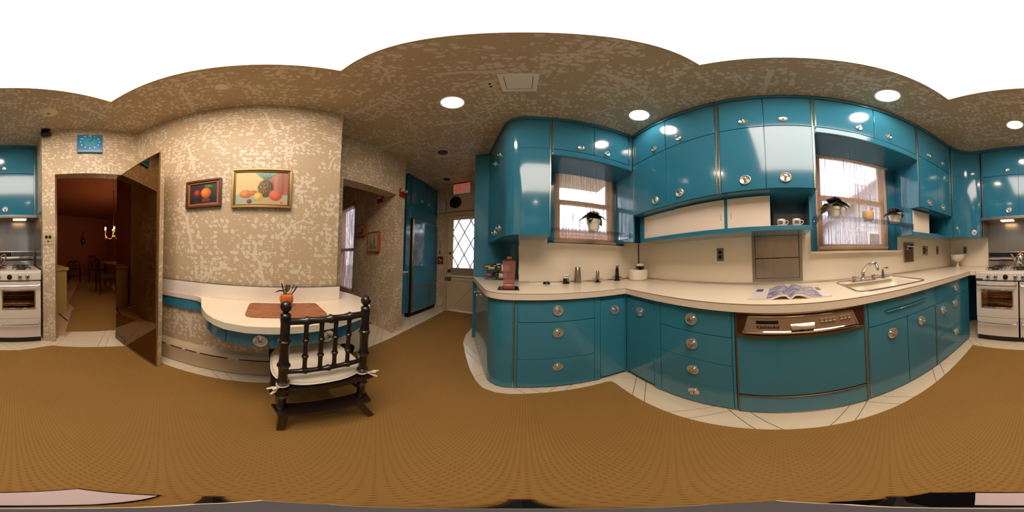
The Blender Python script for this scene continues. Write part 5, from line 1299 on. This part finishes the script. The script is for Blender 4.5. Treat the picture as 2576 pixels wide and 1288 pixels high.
p.ell(.20, .30, .125, .12, (190, 96, 42), (232, 160, 80)).ell(.33, .335, .10, .075, (198, 100, 48), (224, 140, 80), rot=.15).ell(.44, .215, .09, .135, (200, 158, 50), (240, 214, 110)).ell(.77, .27, .13, .165, (186, 80, 52), (232, 124, 84)).ell(.27, .085, .05, .065, (96, 40, 52), (160, 80, 84)).ell(.885, .055, .02, .02, (180, 70, 50))
frame_pic('fruit_painting', 'large still life with a pineapple in a gilt frame', 'y+', -1.27, -.162, .302, 1.484, 1.840, .03, .03, mat('gilt_frame', (176, 140, 84), .35, .7), p.done(), mat('gilt_frame_dark', (112, 84, 46), .4, .6))
ORF = mat('orange_wood_frame', (176, 92, 44), .4)
p = Paint('sketch_print').fill((186, 168, 134), (196, 178, 144)).band(.1, .9, .08, .22, (136, 122, 96), .05).band(.2, .34, .2, .55, (128, 114, 88), .02).ell(.27, .62, .03, .16, (124, 110, 84)).band(.56, .74, .2, .6, (132, 118, 92), .02).ell(.62, .7, .025, .16, (124, 110, 84)).ell(.70, .66, .02, .12, (124, 110, 84)).band(.38, .52, .2, .36, (146, 132, 104), .03)
q = Paint('sketch_print_small').fill((170, 154, 124), (180, 164, 132)).band(.2, .8, .1, .35, (90, 80, 62), .05).ell(.75, .5, .1, .25, (84, 76, 58))
for nm, lb, a, b, c, d, im in (('framed_print', 'larger framed print on the dim passage wall', -2.21, -1.915, 1.202, 1.522, p.done()), ('framed_print', 'small framed print farther down the passage wall', -2.585, -2.29, 1.475, 1.69, q.done())):
    o, c_ = frame_pic(nm, lb, 'x+', -1.565, a, b, c, d, .022, .055, ORF, im)
    c_.location.x += .02
# ---------------------------------------------------------------- clock
cc = A + dv * .52
o = thing('wall_clock', 'rectangular blue wall clock with white numerals above the doorway', 'clock', (cc.x, cc.y, 2.328), rz=math.atan2(-nv.y, -nv.x))
mb = MB(); mb.box(0, .03, -.132, .132, 0, .293, .004); part('case', mb, mat('blue_clock_case', (40, 132, 188), .25), o, local=True)
mb = MB(); mb.box(.0285, .031, -.128, .128, .001, .03, .001); part('bottom_lip', mb, mat('pale_blue_edge', (104, 160, 180), .3), o, local=True)
mb = MB(); mb.rings([[(.030 + d, .077 * r * math.cos(2 * math.pi * k / 40), .165 + .077 * r * math.sin(2 * math.pi * k / 40)) for k in range(40)] for d, r in ((0, 1), (.001, 1), (.0012, .02))]); part('dial', mb, mat('teal_clock_dial', (44, 158, 192), .3), o, local=True)
NUM = mat('cream_numerals', (246, 238, 214), .5)
for k in range(1, 13):
    a = math.radians(90 - 30 * k); ry, rz_ = math.cos(a) * .098, math.sin(a) * .104
    me = text_mesh(str(k), .032, extrude=.0006, bold=.0012); me.materials.append(NUM); q = link('numeral', me, o); q.location = (.0313, ry, .165 + rz_); q.rotation_euler = (math.pi / 2, 0, math.pi / 2)
for nm, ang_, L in (('hour_hand', -92, .045), ('minute_hand', 90 - 28, .092)):
    a = math.radians(ang_); mb = MB(); mb.tube([(.033, -.015 * math.cos(a), .165 - .015 * math.sin(a)), (.033, L * .5 * math.cos(a), .165 + L * .5 * math.sin(a)), (.033, L * math.cos(a), .165 + L * math.sin(a))], [.003, .004, .0015], 6); part(nm, mb, BRASS, o, local=True)
# outlet plate on the pillar
pp = A + dv * .066
o = thing('pillar_outlet_plate', 'beige outlet and jack plate on the papered pillar by the doorway', 'outlet', (pp.x, pp.y, 1.19), rz=math.atan2(-nv.y, -nv.x))
mb = MB(); mb.box(0, .006, -.058, .058, 0, .126, .002); part('plate', mb, mat('ivory_plate', (196, 178, 138), .4), o, local=True)
for yy in (-.02, .02): mb = MB(); mb.box(.004, .009, yy - .015, yy + .015, .07, .102, .006); part('socket', mb, BLACK, o, local=True)
mb = MB(); mb.box(.004, .008, -.012, .012, .03, .044, .002); part('jack', mb, BLACK, o, local=True)
for yy in (-.035, .035): mb = MB(); mb.cyl((.005, yy, .037), (.0075, yy, .037), .006, n=10); part('screw', mb, SCREW, o, local=True)
# ---------------------------------------------------------------- mirrored door standing open
hA, hB = Vector((.812, -1.013)), Vector((1.535, -1.132))
dd = (hB - hA).normalized(); nn = Vector((dd.y, -dd.x)) if dd.y * 0 - dd.x < 0 else Vector((-dd.y, dd.x))
if nn.y < 0: nn = -nn
o = struct('door_2', MB().prism([tuple(hA - nn * .006), tuple(hB - nn * .006), tuple(hB - nn * .05), tuple(hA - nn * .05)], .012, 2.034), PAPER); uvmap(o); o['label'] = 'papered door standing open with a bronze mirror on its inner face'
MIR = mat('bronze_mirror', (120, 96, 62), .015, 1.0)
struct('mirror', MB().prism([tuple(hA + dd * .012), tuple(hB - dd * .004), tuple(hB - dd * .004 - nn * .006), tuple(hA + dd * .012 - nn * .006)], .03, 2.026), MIR, parent=o)
mb = MB()
for a, b, z0, z1 in ((0, .012, .012, 2.034), (.012, .725, 2.026, 2.034), (.012, .725, .012, .03)): mb.prism([tuple(hA + dd * a + nn * .002), tuple(hA + dd * b + nn * .002), tuple(hA + dd * b - nn * .006), tuple(hA + dd * a - nn * .006)], z0, z1)
struct('mirror_trim', mb, mat('brass_mirror_trim', (150, 116, 70), .35, .7), parent=o)
mb = MB(); mb.prism([tuple(hB - dd * .215 + nn * .005), tuple(hB + nn * .005), tuple(hB - nn * .0), tuple(hB - dd * .215)], .004, .078); struct('pivot_cover', mb, mat('dark_pivot_metal', (112, 92, 82), .4, .5), parent=o)
# ---------------------------------------------------------------- refrigerator bay
FY = -1.90
o = thing('refrigerator', 'tall built-in refrigerator with turquoise panels and steel edge', 'refrigerator', (-2.7, -2.25, .06))
mb = MB(); mb.box(-3.145, -2.235, -2.58, FY - .02, .07, 1.86); part('body', mb, DARK, o)
mb = MB(); mb.box(-3.145, -2.30, FY - .02, FY + .02, .565, 1.845, .004); d = part('door', mb, BLUE, o)
mb = MB(); mb.frame(-3.147, -2.30, .562, 1.85, .012, -.024, .0, lambda *a: fb(mb, 'y+', FY, *a)); part('door_edge', mb, DCHROME, d)
mb = MB(); mb.cyl((-2.36, FY + .055, 1.0), (-2.36, FY + .055, 1.37), .008, n=10)
for z in (1.09, 1.27): mb.cyl((-2.36, FY + .02, z), (-2.36, FY + .055, z), .006, n=8)
part('handle', mb, DCHROME, d)
mb = MB(); mb.box(-3.145, -2.30, FY - .02, FY + .02, .10, .552, .004); d = part('freezer_drawer', mb, BLUE, o)
mb = MB(); mb.frame(-3.147, -2.30, .095, .556, .012, -.024, .0, lambda *a: fb(mb, 'y+', FY, *a)); part('door_edge', mb, DCHROME, d)
mb = MB(); mb.box(-2.30, -2.275, FY - .02, FY + .018, .09, 1.86); part('steel_edge', mb, BRASS, o)
mb = MB(); mb.box(-2.275, -2.235, FY - .02, FY + .002, .09, 1.86); part('dark_gap', mb, DARK, o)
mb = MB(); mb.box(-3.14, -2.24, -2.2, FY - .01, 0, .09); part('toe_kick', mb, DARK, o)
o = thing('refrigerator_cabinet', 'turquoise cabinet framing the refrigerator up to the ceiling', 'cabinet', (-2.6, -2.25, 0))
mb = MB(); mb.box(-3.147, -2.20, -2.58, FY - .018, 1.862, HZ - .002); mb.box(-2.235, -2.20, -2.58, FY - .004, .1, 1.862); part('body', mb, BLUE, o)
mb = MB(); mb.box(-3.147, -2.12, FY - .02, FY + .012, 2.70, HZ - .001, .004); part('crown', mb, BLUE, o)
for a, b, k in ((-3.14, -2.685, -2.80), (-2.68, -2.235, -2.56)): door(o, 'y+', FY, a, b, 2.15, 2.69, (k, 2.285), small=True)
mb = MB(); mb.box(-3.145, -2.235, FY - .018, FY - .006, 1.865, 2.12, .002); part('fixed_panel', mb, BLUE, o)
mb = MB(); mb.box(-3.147, -2.235, FY - .016, FY + .004, 2.12, 2.148, .003); part('rail', mb, BLUE, o)
o = thing('narrow_hall_cabinet', 'narrow turquoise cabinet with a white ledge left of the refrigerator', 'cabinet', (-1.98, -2.2, 0))
mb = MB(); mb.box(-2.198, -1.747, -2.58, -1.93, .09, .85); mb.box(-2.12, -1.747, -2.58, -1.93, 2.0, HZ - .002); mb.box(-2.198, -2.12, -2.58, -1.905, .90, HZ - .002); mb.box(-2.12, -1.747, -2.58, -2.40, .9, 2.0); part('body', mb, BLUE, o)
mb = MB(); mb.box(-2.2, -1.747, -2.58, -1.90, .86, .892, .003); part('ledge', mb, PLWHITE, o)
door(o, 'y+', -1.915, -2.196, -1.75, .10, .85, (-1.86, .70))
mb = MB(); mb.box(-2.198, -1.747, -2.58, -1.96, 0, .09); part('toe_kick', mb, PLWHITE, o)

# ---------------------------------------------------------------- garden door
DXF = -3.16   # inner face of the leaf
DOORP = mat('cream_door_paint', (206, 186, 148), .45, vary=.03)
def dbox(mb, y0, y1, z0, z1, d0=0, d1=.045, bev=0): fb(mb, 'x+', DXF, y0, y1, d0, d1, z0, z1, bev)
mb = MB(); dbox(mb, -1.617, -.822, .01, .755); dbox(mb, -1.617, -1.505, .755, 2.065); dbox(mb, -.935, -.822, .755, 2.065); dbox(mb, -1.505, -.935, 1.99, 2.065); dbox(mb, -1.505, -.935, .755, .80)
dr = struct('door_1', mb, DOORP, label='cream garden door with diamond-pane window and crossed lower panel')
mb = MB()
for s_ in (1, -1):
    yc = -1.22; mb.ext([(DXF, yc + s_ * -.30, .10), (DXF, yc + s_ * -.23, .10), (DXF, yc + s_ * .30, .68), (DXF, yc + s_ * .23, .68)], (.013 + .002 * s_, 0, 0))
struct('cross_brace', mb, DOORP, parent=dr)
mb = MB(); mb.frame(-1.53, -.91, .09, .70, .035, -.01, 0, lambda *a: fb(mb, 'x+', DXF, *a)); struct('panel_moulding', mb, DOORP, parent=dr)
mb = MB(); dbox(mb, -1.53, -.91, .748, .775, -.03, 0, .004); struct('door_ledge', mb, PLWHITE, parent=dr)
# leaded window: each diamond pane its own piece between lead strips
WY0, WY1, WZ0, WZ1 = -1.505, -.935, .80, 1.99
LEAD = mat('lead_came', (186, 160, 138), .5)
mb = MB(); ny, nz = 4, 4.4; sy = .28; sz = .48
cen = []
k = 0
for i in range(-1, 4):
    for j in range(-3, 6):
        yc = -1.383 + i * sy + (sy / 2 if j % 2 else 0); zc = 1.22 + j * sz / 2
        pts = [(yc, zc - sz / 2), (yc + sy / 2, zc), (yc, zc + sz / 2), (yc - sy / 2, zc)]
        def clip(pts, ax, val, keep):
            out = []
            for q in range(len(pts)):
                a, b = pts[q], pts[(q + 1) % len(pts)]; ia, ib = keep(a[ax]), keep(b[ax])
                if ia: out.append(a)
                if ia != ib:
                    tt = (val - a[ax]) / (b[ax] - a[ax]); out.append(tuple(a[e] + (b[e] - a[e]) * tt for e in (0, 1)))
            return out
        for ax2, val, kp in ((0, WY0, lambda c: c > WY0), (0, WY1, lambda c: c < WY1), (1, WZ0, lambda c: c > WZ0), (1, WZ1, lambda c: c < WZ1)):
            if len(pts) > 2: pts = clip(pts, ax2, val, kp)
        if len(pts) > 2:
            cy_ = sum(p[0] for p in pts) / len(pts); cz_ = sum(p[1] for p in pts) / len(pts)
            pt = [(DXF - .025, cy_ + (p[0] - cy_) * .96, cz_ + (p[1] - cz_) * .96) for p in pts]
            g = MB(); g.ext(pt, (-.003, 0, 0)); struct('pane', g, GLASS, parent=dr)
            for q in range(len(pts)):
                a, b = pts[q], pts[(q + 1) % len(pts)]
                mb.cyl((DXF - .0265, a[0], a[1]), (DXF - .0265, b[0], b[1]), .011, n=6)
struct('lead_came', mb, LEAD, parent=dr)
mb = MB(); mb.frame(-1.70, -.74, -.08, 2.145, .082, -.03, .12, lambda *a: fb(mb, 'x+', -3.15, *a[:6], .004)); struct('door_frame', mb, BEIGEP, parent=dr)
o = thing('door_blind', 'woven blind on the garden door, rolled to top and bottom', 'blind', (-3.14, -1.22, .78))
mb = MB(); fb(mb, 'x+', DXF, -1.53, -.91, -.012, -.010, 1.825, 1.985); c = part('upper_cloth', mb, BLINDW, o); uvmap(c)
mb = MB(); fb(mb, 'x+', DXF, -1.53, -.91, -.014, -.011, .79, .945); part('lower_cloth', mb, mat('woven_grey_blind', (150, 134, 116), .9, vary=.2, vscale=60), o)
mb = MB(); mb.lathe([(.0001, 0), (.035, 0), (.032, .008), (.014, .012), (.012, .03), (.028, .04), (.03, .055), (.02, .066), (.0001, .068)], (DXF, -1.556, .873), 20, axis='x'); struct('door_knob', mb, mat('dark_nickel', (120, 112, 104), .25, 1.0), parent=dr)
mb = MB(); mb.lathe([(.0001, 0), (.025, 0), (.024, .012), (.01, .016), (.0001, .016)], (DXF, -1.556, 1.251), 16, axis='x'); struct('deadbolt', mb, mat('dark_nickel2', (70, 64, 60), .3, 1.0), parent=dr)
mb = MB(); fb(mb, 'x+', DXF, -1.612, -1.515, -.03, 0, .66, .735, .004); rl = struct('rim_lock', mb, mat('grey_lock', (104, 106, 110), .4, .5), parent=dr)
mb = MB(); fb(mb, 'x+', DXF, -1.655, -1.622, -.045, .0, .66, .735, .004); struct('lock_strike', mb, mat('grey_lock', (104, 106, 110), .4, .5), parent=rl)
# transom box with a round fan grille
o = thing('transom_fan_box', 'cream box with a round black fan grille above the garden door', 'vent', (-3.13, -1.2, 2.19))
mb = MB(); mb.box(-3.15, -3.10, -1.60, -.82, 2.19, 2.545, .004); part('box', mb, DOORP, o)
mb = MB(); mb.box(-3.102, -3.095, -1.62, -.80, 2.155, 2.19); mb.box(-3.102, -3.09, -1.62, -.80, 2.54, 2.56); part('moulding', mb, BEIGEP, o)
mb = MB(); mb.lathe([(.0001, 0), (.135, 0), (.138, .012), (.128, .016), (.0001, .012)], (-3.10, -1.425, 2.365), 32, axis='x'); g = part('fan_grille', mb, BLACK, o)
mb = MB()
for k in range(5): mb.tube([(-3.083, -1.425 + r_, 2.365 - .1 + .2 * 1) if False else (-3.083, -1.425 + .025 * (k + .5) * math.cos(2 * math.pi * q / 24), 2.365 + .025 * (k + .5) * math.sin(2 * math.pi * q / 24)) for q in range(24)], .002, 4, closed=True)
part('grille_ring', mb, BLACKI, g)
mb = MB(); mb.box(-3.15, -3.09, -1.875, -1.665, 2.155, 2.44, .004)
one('utility_box', mb, mat('grey_box_paint', (190, 182, 168), .5), 'plain grey utility box on the wall left of the fan', 'box')
# exit sign
o = thing('exit_sign', 'ceiling-hung exit sign with red letters', 'sign', (-2.94, -1.235, 2.50))
mb = MB(); mb.box(-2.97, -2.935, -1.41, -1.06, 2.50, 2.742, .004); part('housing', mb, mat('grey_sign_face', (190, 160, 140), .5, emit=(200, 165, 145), estr=.22), o)
mb = MB(); mb.box(-2.972, -2.933, -1.41, -1.06, 2.722, 2.745, .003); part('top_edge', mb, mat('red_glow_edge', (190, 50, 34), .4), o)
mb = MB(); mb.box(-2.965, -2.94, -1.26, -1.21, 2.742, HZ); part('canopy', mb, BLACK, o)
lettering('exit_letters', 'EXIT', .19, emitter('exit_red', (1.0, .02, .012), .6), o, (-2.9345, -1.235, 2.606), 'x+', extrude=.001, bold=.002, spacing=1.1).scale = (.66, 1.0, 1.0)
# fire alarm parts
def strobe(label, ax, pl, h, z, hw=.055, hh=.065):
    o = thing('fire_strobe', label, 'strobe', fp(ax, pl, h, 0, z - hh), 'fire alarm strobes')
    mb = MB(); fb(mb, ax, pl, h - hw, h + hw, -.03, 0, z - hh, z + hh, .004); part('backbox', mb, RED, o)
    mb = MB(); fb(mb, ax, pl, h - hw * .9, h + hw * .9, -.075, -.03, z + hh * .05, z + hh * .6, .006); s_ = part('lamp_bar', mb, mat('strobe_white', (206, 200, 186), .3), o)
    mb = MB(); fb(mb, ax, pl, h - hw * .3, h + hw * .3, -.078, -.074, z + hh * .12, z + hh * .52, .001); part('lens', mb, mat('strobe_lens', (80, 130, 110), .1), s_)
strobe('red fire strobe on the papered pillar beside the passage', 'y+', -1.61, -1.672, 2.095)
strobe('red fire strobe high on the dim passage wall', 'x+', -1.565, -1.94, 2.05)
o = thing('fire_sign', 'small dark red FIRE sign left of the garden door', 'sign', (-3.15, -1.79, 1.005))
mb = MB(); mb.box(-3.15, -3.14, -1.865, -1.72, 1.008, 1.178, .002); part('plate', mb, mat('dark_red_sign', (120, 22, 26), .5), o)
q = lettering('sign_letters', 'FIRE', .05, PLWHITE, o, (-3.1385, -1.793, 1.10), 'x+', extrude=.0006, bold=.001); q.rotation_euler = (math.pi / 2, math.radians(38), math.pi / 2)
mb = MB(); mb.ext([(-3.1385, -1.862, 1.10), (-3.1385, -1.855, 1.10), (-3.1385, -1.76, 1.012), (-3.1385, -1.768, 1.012)], (.001, 0, 0)); part('stripe', mb, PLWHITE, o)
outlet('ivory outlet on the papered wall above the FIRE sign', 'x+', -3.15, -1.81, 1.275, .075, .06, 'duplex', mat('ivory_plate2', (190, 176, 146), .4))
outlet('ivory switch on the papered wall by the garden door', 'x+', -3.15, -1.80, 1.405, .06, .11, 'switch', mat('ivory_plate2', (190, 176, 146), .4))

# ---------------------------------------------------------------- ceiling fixtures
CANR = mat('can_reflector', (240, 226, 206), .3)
def can(label, x, y, r, lit, cone=True):
    o = thing('recessed_downlight', label, 'downlight', (x, y, HZ - .006), 'recessed downlights')
    mb = MB(); mb.lathe([(r + .012, 0), (r + .012, -.004), (r, -.006), (r - .006, -.002), (r - .006, .004)], (x, y, HZ), 32, cap=False); part('trim_ring', mb, PLWHITE, o)
    mb = MB(); mb.lathe([(r - .004, .0), (r - .014, .045), (r - .013, .048), (r - .002, .0)], (x, y, HZ), 32, cap=False); part('reflector', mb, CANR if lit else mat('unlit_reflector', (150, 136, 118), .3), o)  # unlit cans: darker reflector colour stands in for the missing light
    mb = MB(); mb.cyl((x, y, HZ + .036), (x, y, HZ + .04), r - .011, n=32); part('lens', mb, CANM if lit else mat('unlit_lens', (96, 84, 74), .3), o)
can('lit round downlight above the end of the white table', -1.01, -.522, .086, True)
can('lit round downlight in the corner above the wall cabinets', -.991, .859, .086, True)
can('lit round downlight above the sink', .713, .845, .086, True)
can('lit round downlight in front of the stove', 1.643, .194, .082, True)
can('unlit round downlight above the way to the garden door', -1.848, -1.06, .08, False)
can('unlit round downlight just before the exit sign', -2.70, -1.45, .085, False)
mb = MB(); mb.lathe([(.0001, -.008), (.03, -.008), (.041, -.004), (.042, 0), (.0001, 0)], (.324, -.956, HZ), 24)
one('ceiling_disc', mb, mat('grey_disc', (240, 228, 204), .5), 'small flat round cover on the ceiling above the table', 'cover')
o = thing('smoke_detector', 'round ringed cream smoke detector on the ceiling by the clock', 'detector', (1.389, -.32, HZ - .03))
mb = MB(); mb.lathe([(.078, 0), (.078, -.008), (.066, -.012), (.066, -.016), (.054, -.018), (.054, -.022), (.042, -.024), (.042, -.028), (.028, -.030), (.0001, -.031)], (1.389, -.32, HZ), 32); part('body', mb, mat('cream_plastic', (240, 222, 180), .45), o)
mb = MB(); mb.cyl((1.389, -.32, HZ - .034), (1.389, -.32, HZ - .030), .016, n=14); part('grille', mb, mat('cream_plastic_dark', (170, 150, 110), .5), o)
o = thing('ceiling_access_panel', 'square cream access panel in the papered ceiling', 'access panel', (-.842, -.053, HZ - .008))
mb = MB(); mb.frame(-.952, -.732, -.156, .052, .028, -.007, -.0, lambda h0, h1, d0, d1, z0, z1, bev=0: mb.box(h0, h1, z0, z1, HZ + d0, HZ)); part('frame', mb, mat('panel_paint', (246, 238, 220), .5), o)
mb = MB(); mb.box(-.921, -.763, -.125, .021, HZ - .005, HZ - .0005); part('hatch', mb, mat('panel_paint', (246, 238, 220), .5), o)
mb = MB(); mb.box(-.924, -.760, -.128, -.1255, HZ - .0055, HZ - .001); mb.box(-.924, -.760, .0215, .0245, HZ - .0055, HZ - .001); mb.box(-.9245, -.9215, -.128, .0245, HZ - .0055, HZ - .001); part('gap', mb, DARK, o)
o = thing('ceiling_jack_plate', 'small beige jack plate beside the ceiling access panel', 'plate', (-.855, -.214, HZ - .006))
mb = MB(); mb.box(-.92, -.79, -.252, -.176, HZ - .006, HZ - .0005, .002); part('plate', mb, mat('beige_plate', (222, 204, 170), .5), o)
for xx in (-.84, -.875): mb = MB(); mb.cyl((xx, -.213, HZ - .007), (xx, -.213, HZ - .0055), .009, n=12); part('jack', mb, BLACK, o)
cm = A + dv * .045
o = thing('security_camera', 'small black security camera at the ceiling edge by the clock', 'security camera', (cm.x - .03, cm.y + .01, 2.62))
bxc, byc = cm.x - .035, cm.y + .015
mb = MB(); mb.box(bxc - .045, bxc + .03, byc - .045, byc + .04, HZ - .035, HZ - .001, .004); part('mount', mb, BLACK, o)
mb = MB(); mb.tube([(bxc, byc, HZ - .03), (bxc - .01, byc - .01, HZ - .06)], .012, 8); part('arm', mb, BLACK, o)
mb = MB(); mb.tube([(bxc + .02, byc + .03, HZ - .075), (bxc - .02, byc - .03, HZ - .082), (bxc - .035, byc - .055, HZ - .085)], [.032, .034, .030], 14); part('housing', mb, BLACK, o)

# ---------------------------------------------------------------- dining room beyond the doorway
DPOLY = [cw(0, .12), cw(1.06, .12), (1.42, -4.2), (6.6, -4.2), (6.6, -.52), (1.92, -.52)]
m = MB(); m.prism(DPOLY, -.12, -.003)
dfl = struct('floor_dining', m, DTILE)
m = MB(); m.box(6.45, 6.6, -4.2, -.4, 0, 2.75); struct('wall_dining_far', m, DWALL)
m = MB(); m.box(1.9, 6.6, -.52, -.40, 0, 2.75); struct('wall_dining_left', m, DWALL)
m = MB(); m.box(1.3, 6.6, -4.3, -4.2, 0, 2.75); struct('wall_dining_right', m, DWALL)
m = MB(); m.box(1.3, 1.42, -4.2, -1.40, 0, 2.75); struct('wall_dining_near', m, DWALL)
m = MB(); m.prism(DPOLY, 2.62, 2.72); struct('ceiling_dining', m, mat('brown_dining_ceiling', (150, 84, 48), .8))
mb = MB(); mb.prism([(1.97, -.66), (1.72, -1.255), (1.72, -1.9), (2.45, -2.05), (3.9, -2.75), (5.3, -2.95), (5.3, -2.3), (3.25, -1.155), (2.82, -1.13), (2.70, -1.02)], 0, .007)
one('dining_carpet', mb, CARPET, 'tan carpet runner leading into the dim dining room', 'carpet')
mb = MB(); mb.ext([(2.29, -.80, .001), (2.315, -.815, .001), (2.66, -.78, .001), (2.64, -.76, .001)], (0, 0, .003)); one('black_floor_strip', mb, BLACK, 'black strip on the pale dining room floor', 'strip')
o = thing('sideboard', 'low yellowish cabinet at the left inside the dining room', 'cabinet', (2.85, -.75, 0))
YEL = mat('ochre_cabinet', (196, 168, 92), .5)
mb = MB(); mb.box(2.66, 3.2, -.915, -.53, .0, .79); part('body', mb, YEL, o)
mb = MB(); mb.box(2.63, 3.23, -.945, -.525, .785, .835, .003); part('top', mb, YEL, o)
mb = MB(); mb.box(2.652, 3.2, -.92, -.53, .0, .065); part('base', mb, YEL, o)
def din_chair(label, x, y, rz, h=.92):
    o = thing('dining_chair', label, 'chair', (x, y, 0), 'dark dining chairs', rz)
    for sx in (-.21, .21):
        mb = MB(); mb.tube([(sx, -.21, 0), (sx, -.205, .44), (sx, -.235, h)], [.018, .02, .016], 8); part('back_leg', mb, WOODD, o, local=True)
        mb = MB(); mb.tube([(sx, .21, 0), (sx, .21, .44)], [.018, .022], 8); part('front_leg', mb, WOODD, o, local=True)
    mb = MB(); mb.box(-.24, .24, -.22, .24, .42, .47, .01); part('seat', mb, mat('dark_seat_cloth', (66, 44, 34), .8), o, local=True)
    mb = MB(); mb.tube([(-.22, -.235, h - .01), (-.1, -.24, h + .02), (0, -.24, h), (.1, -.24, h + .02), (.22, -.235, h - .01)], .02, 8); part('crest_rail', mb, WOODD, o, local=True)
    mb = MB()
    for k in range(3): mb.tube([(-.09 + .09 * k, -.21, .47), (-.05 * (k - 1) * -1 - .02 * (k - 1), -.222, .66), (-.12 + .12 * k, -.235, h)], .011, 6)
    mb.tube([(-.14, -.225, .7), (0, -.228, .78), (.14, -.225, .7)], .01, 6); mb.tube([(-.14, -.22, .62), (0, -.22, .55), (.14, -.22, .62)], .01, 6); part('pierced_splat', mb, WOODD, o, local=True)
    mb = MB(); mb.box(-.21, .21, -.012, .012, .18, .205); part('stretcher', mb, WOODD, o, local=True)
din_chair('dark carved dining chair nearest the kitchen doorway', 3.62, -2.33, math.radians(165), .90)
din_chair('dark dining chair beyond the nearest one at the dining table', 4.98, -2.85, math.radians(120), .92)
din_chair('low dark dining chair against the far dining wall', 5.55, -2.2, math.radians(70), .70)
o = thing('dining_table', 'long pale-topped dining table in the dark dining room', 'table', (3.9, -3.2, 0))
mb = MB(); mb.box(2.9, 4.6, -3.7, -2.78, .72, .765, .005); part('table_top', mb, mat('pale_table_top', (150, 130, 96), .4), o)
for xx, yy in ((3.0, -2.88), (4.5, -2.88), (3.0, -3.6), (4.5, -3.6)): mb = MB(); mb.cyl((xx, yy, 0), (xx, yy, .72), .03, .04, 8); part('leg', mb, WOODD, o)
o = thing('wall_ornament_clock', 'dark diamond-shaped clock hanging on a cord on the dining wall', 'clock', (6.44, -2.95, 1.35))
mb = MB(); mb.ext([(6.45, -2.95, 1.36), (6.45, -3.08, 1.54), (6.45, -2.95, 1.74), (6.45, -2.82, 1.54)], (-.05, 0, 0)); part('case', mb, WOODD, o)
mb = MB(); mb.lathe([(.0001, 0), (.05, 0), (.05, -.008), (.0001, -.01)], (6.40, -2.965, 1.54), 20, axis='x'); part('dial', mb, mat('dim_dial', (150, 130, 100), .4), o)
mb = MB(); mb.tube([(6.44, -2.87, 1.62), (6.44, -2.95, 1.95), (6.44, -3.03, 1.62)], .006, 5); mb.sph((6.43, -2.95, 1.95), .03); part('cord', mb, BLACK, o)
hx, hy, hz = 3.15, -2.24, 1.52
o = thing('chandelier', 'brass chandelier with glowing candle bulbs in the dining room', 'chandelier', (hx, hy, 1.36))
mb = MB(); mb.cyl((hx, hy, 1.42), (hx, hy, 2.62), .01, n=8); mb.sph((hx, hy, 1.45), .05); mb.sph((hx, hy, 1.60), .035); part('stem', mb, BRASS, o)
BULB = emitter('candle_flame', (1, .66, .36), 260)
for k in range(6):
    a = k * math.pi / 3 + .5; ex, ey = hx + .22 * math.cos(a), hy + .22 * math.sin(a)
    mb = MB(); mb.tube([(hx, hy, 1.45), (hx + .1 * math.cos(a), hy + .1 * math.sin(a), 1.40), (hx + .19 * math.cos(a), hy + .19 * math.sin(a), 1.44), (ex, ey, 1.52)], .008, 6); ar = part('arm', mb, BRASS, o)
    mb = MB(); mb.cyl((ex, ey, 1.52), (ex, ey, 1.62), .012, n=8); part('candle', mb, mat('candle_sleeve', (214, 150, 96), .5), ar)
    mb = MB(); mb.sph((ex, ey, 1.645), .016, (1, 1, 1.7), 8, 6); part('bulb', mb, BULB, ar)
    mb = MB()
    for q in range(3): mb.sph((ex, ey, 1.50 - .035 * (q + 1)), .012, (1, 1, 1.3), 6, 4)
    part('crystal_drop', mb, CHROME, ar)

# ---------------------------------------------------------------- photographer's stand right under the viewpoint
FEET = ((.003, -.083), (-.113, .012), (.035, .091))
TABE = [(.116, -.05), (.038, -.077), (.009, -.012), (-.015, .07), (-.011, .079), (.073, .094), (.096, .062)]
TABF = [(.112, -.047), (.038, -.072), (.014, -.01), (.012, .031), (.089, .061)]
o = thing('camera_stand', 'slim dark camera stand with three short feet on the carpet', 'stand', (0, 0, .007))
rot = math.radians(-88); OX, OY = -.0092, .0039      # the stand leans with the camera
def st(u, v): return (OX + u * math.cos(rot) - v * math.sin(rot), OY + u * math.sin(rot) + v * math.cos(rot))
mb = MB(); mb.prism([st(-.0225, 0), st(-.014, -.0058), st(.014, -.0058), st(.0225, 0), st(.014, .0058), st(-.014, .0058)], CAMH - .36, CAMH - .32); part('mount_plate', mb, mat('dark_mauve_plastic', (34, 27, 29), .6), o)
mb = MB(); mb.prism([st(-.0243, 0), st(-.0145, -.0068), st(.0145, -.0068), st(.0243, 0), st(.0145, .0068), st(-.0145, .0068)], CAMH - .362, CAMH - .335); part('plate_rim', mb, mat('pale_rim', (190, 176, 150), .4), o)
FC = (-.031, .0136)
mb = MB(); mb.cyl((FC[0], FC[1], .05), (OX, OY, CAMH - .36), .009, n=12); part('pole', mb, BLACK, o)
for fx, fy in FEET:
    dx, dy = fx - FC[0], fy - FC[1]
    mb = MB(); mb.tube([(FC[0], FC[1], .055), (FC[0] + .6 * dx, FC[1] + .6 * dy, .035), (fx, fy, .014)], [.008, .007, .006], 8); l_ = part('foot', mb, BLACK, o)
    mb = MB(); mb.sph((fx, fy, .014), .0075, n=10, m=6); part('foot_pad', mb, mat('brown_rubber', (84, 36, 22), .6), l_)
o = thing('pale_tablet', 'pale flat slab with dark edges lying at the foot of the camera stand', 'tablet', (0.05, 0, .0075))
mb = MB(); mb.prism(TABE, .0075, .018); part('dark_edge', mb, mat('matte_black_edge', (10, 8, 10), .95, spec=.1), o)
mb = MB(); mb.prism(TABF, .018, .0205); part('pale_face', mb, mat('pale_lilac', (190, 168, 166), .5), o)
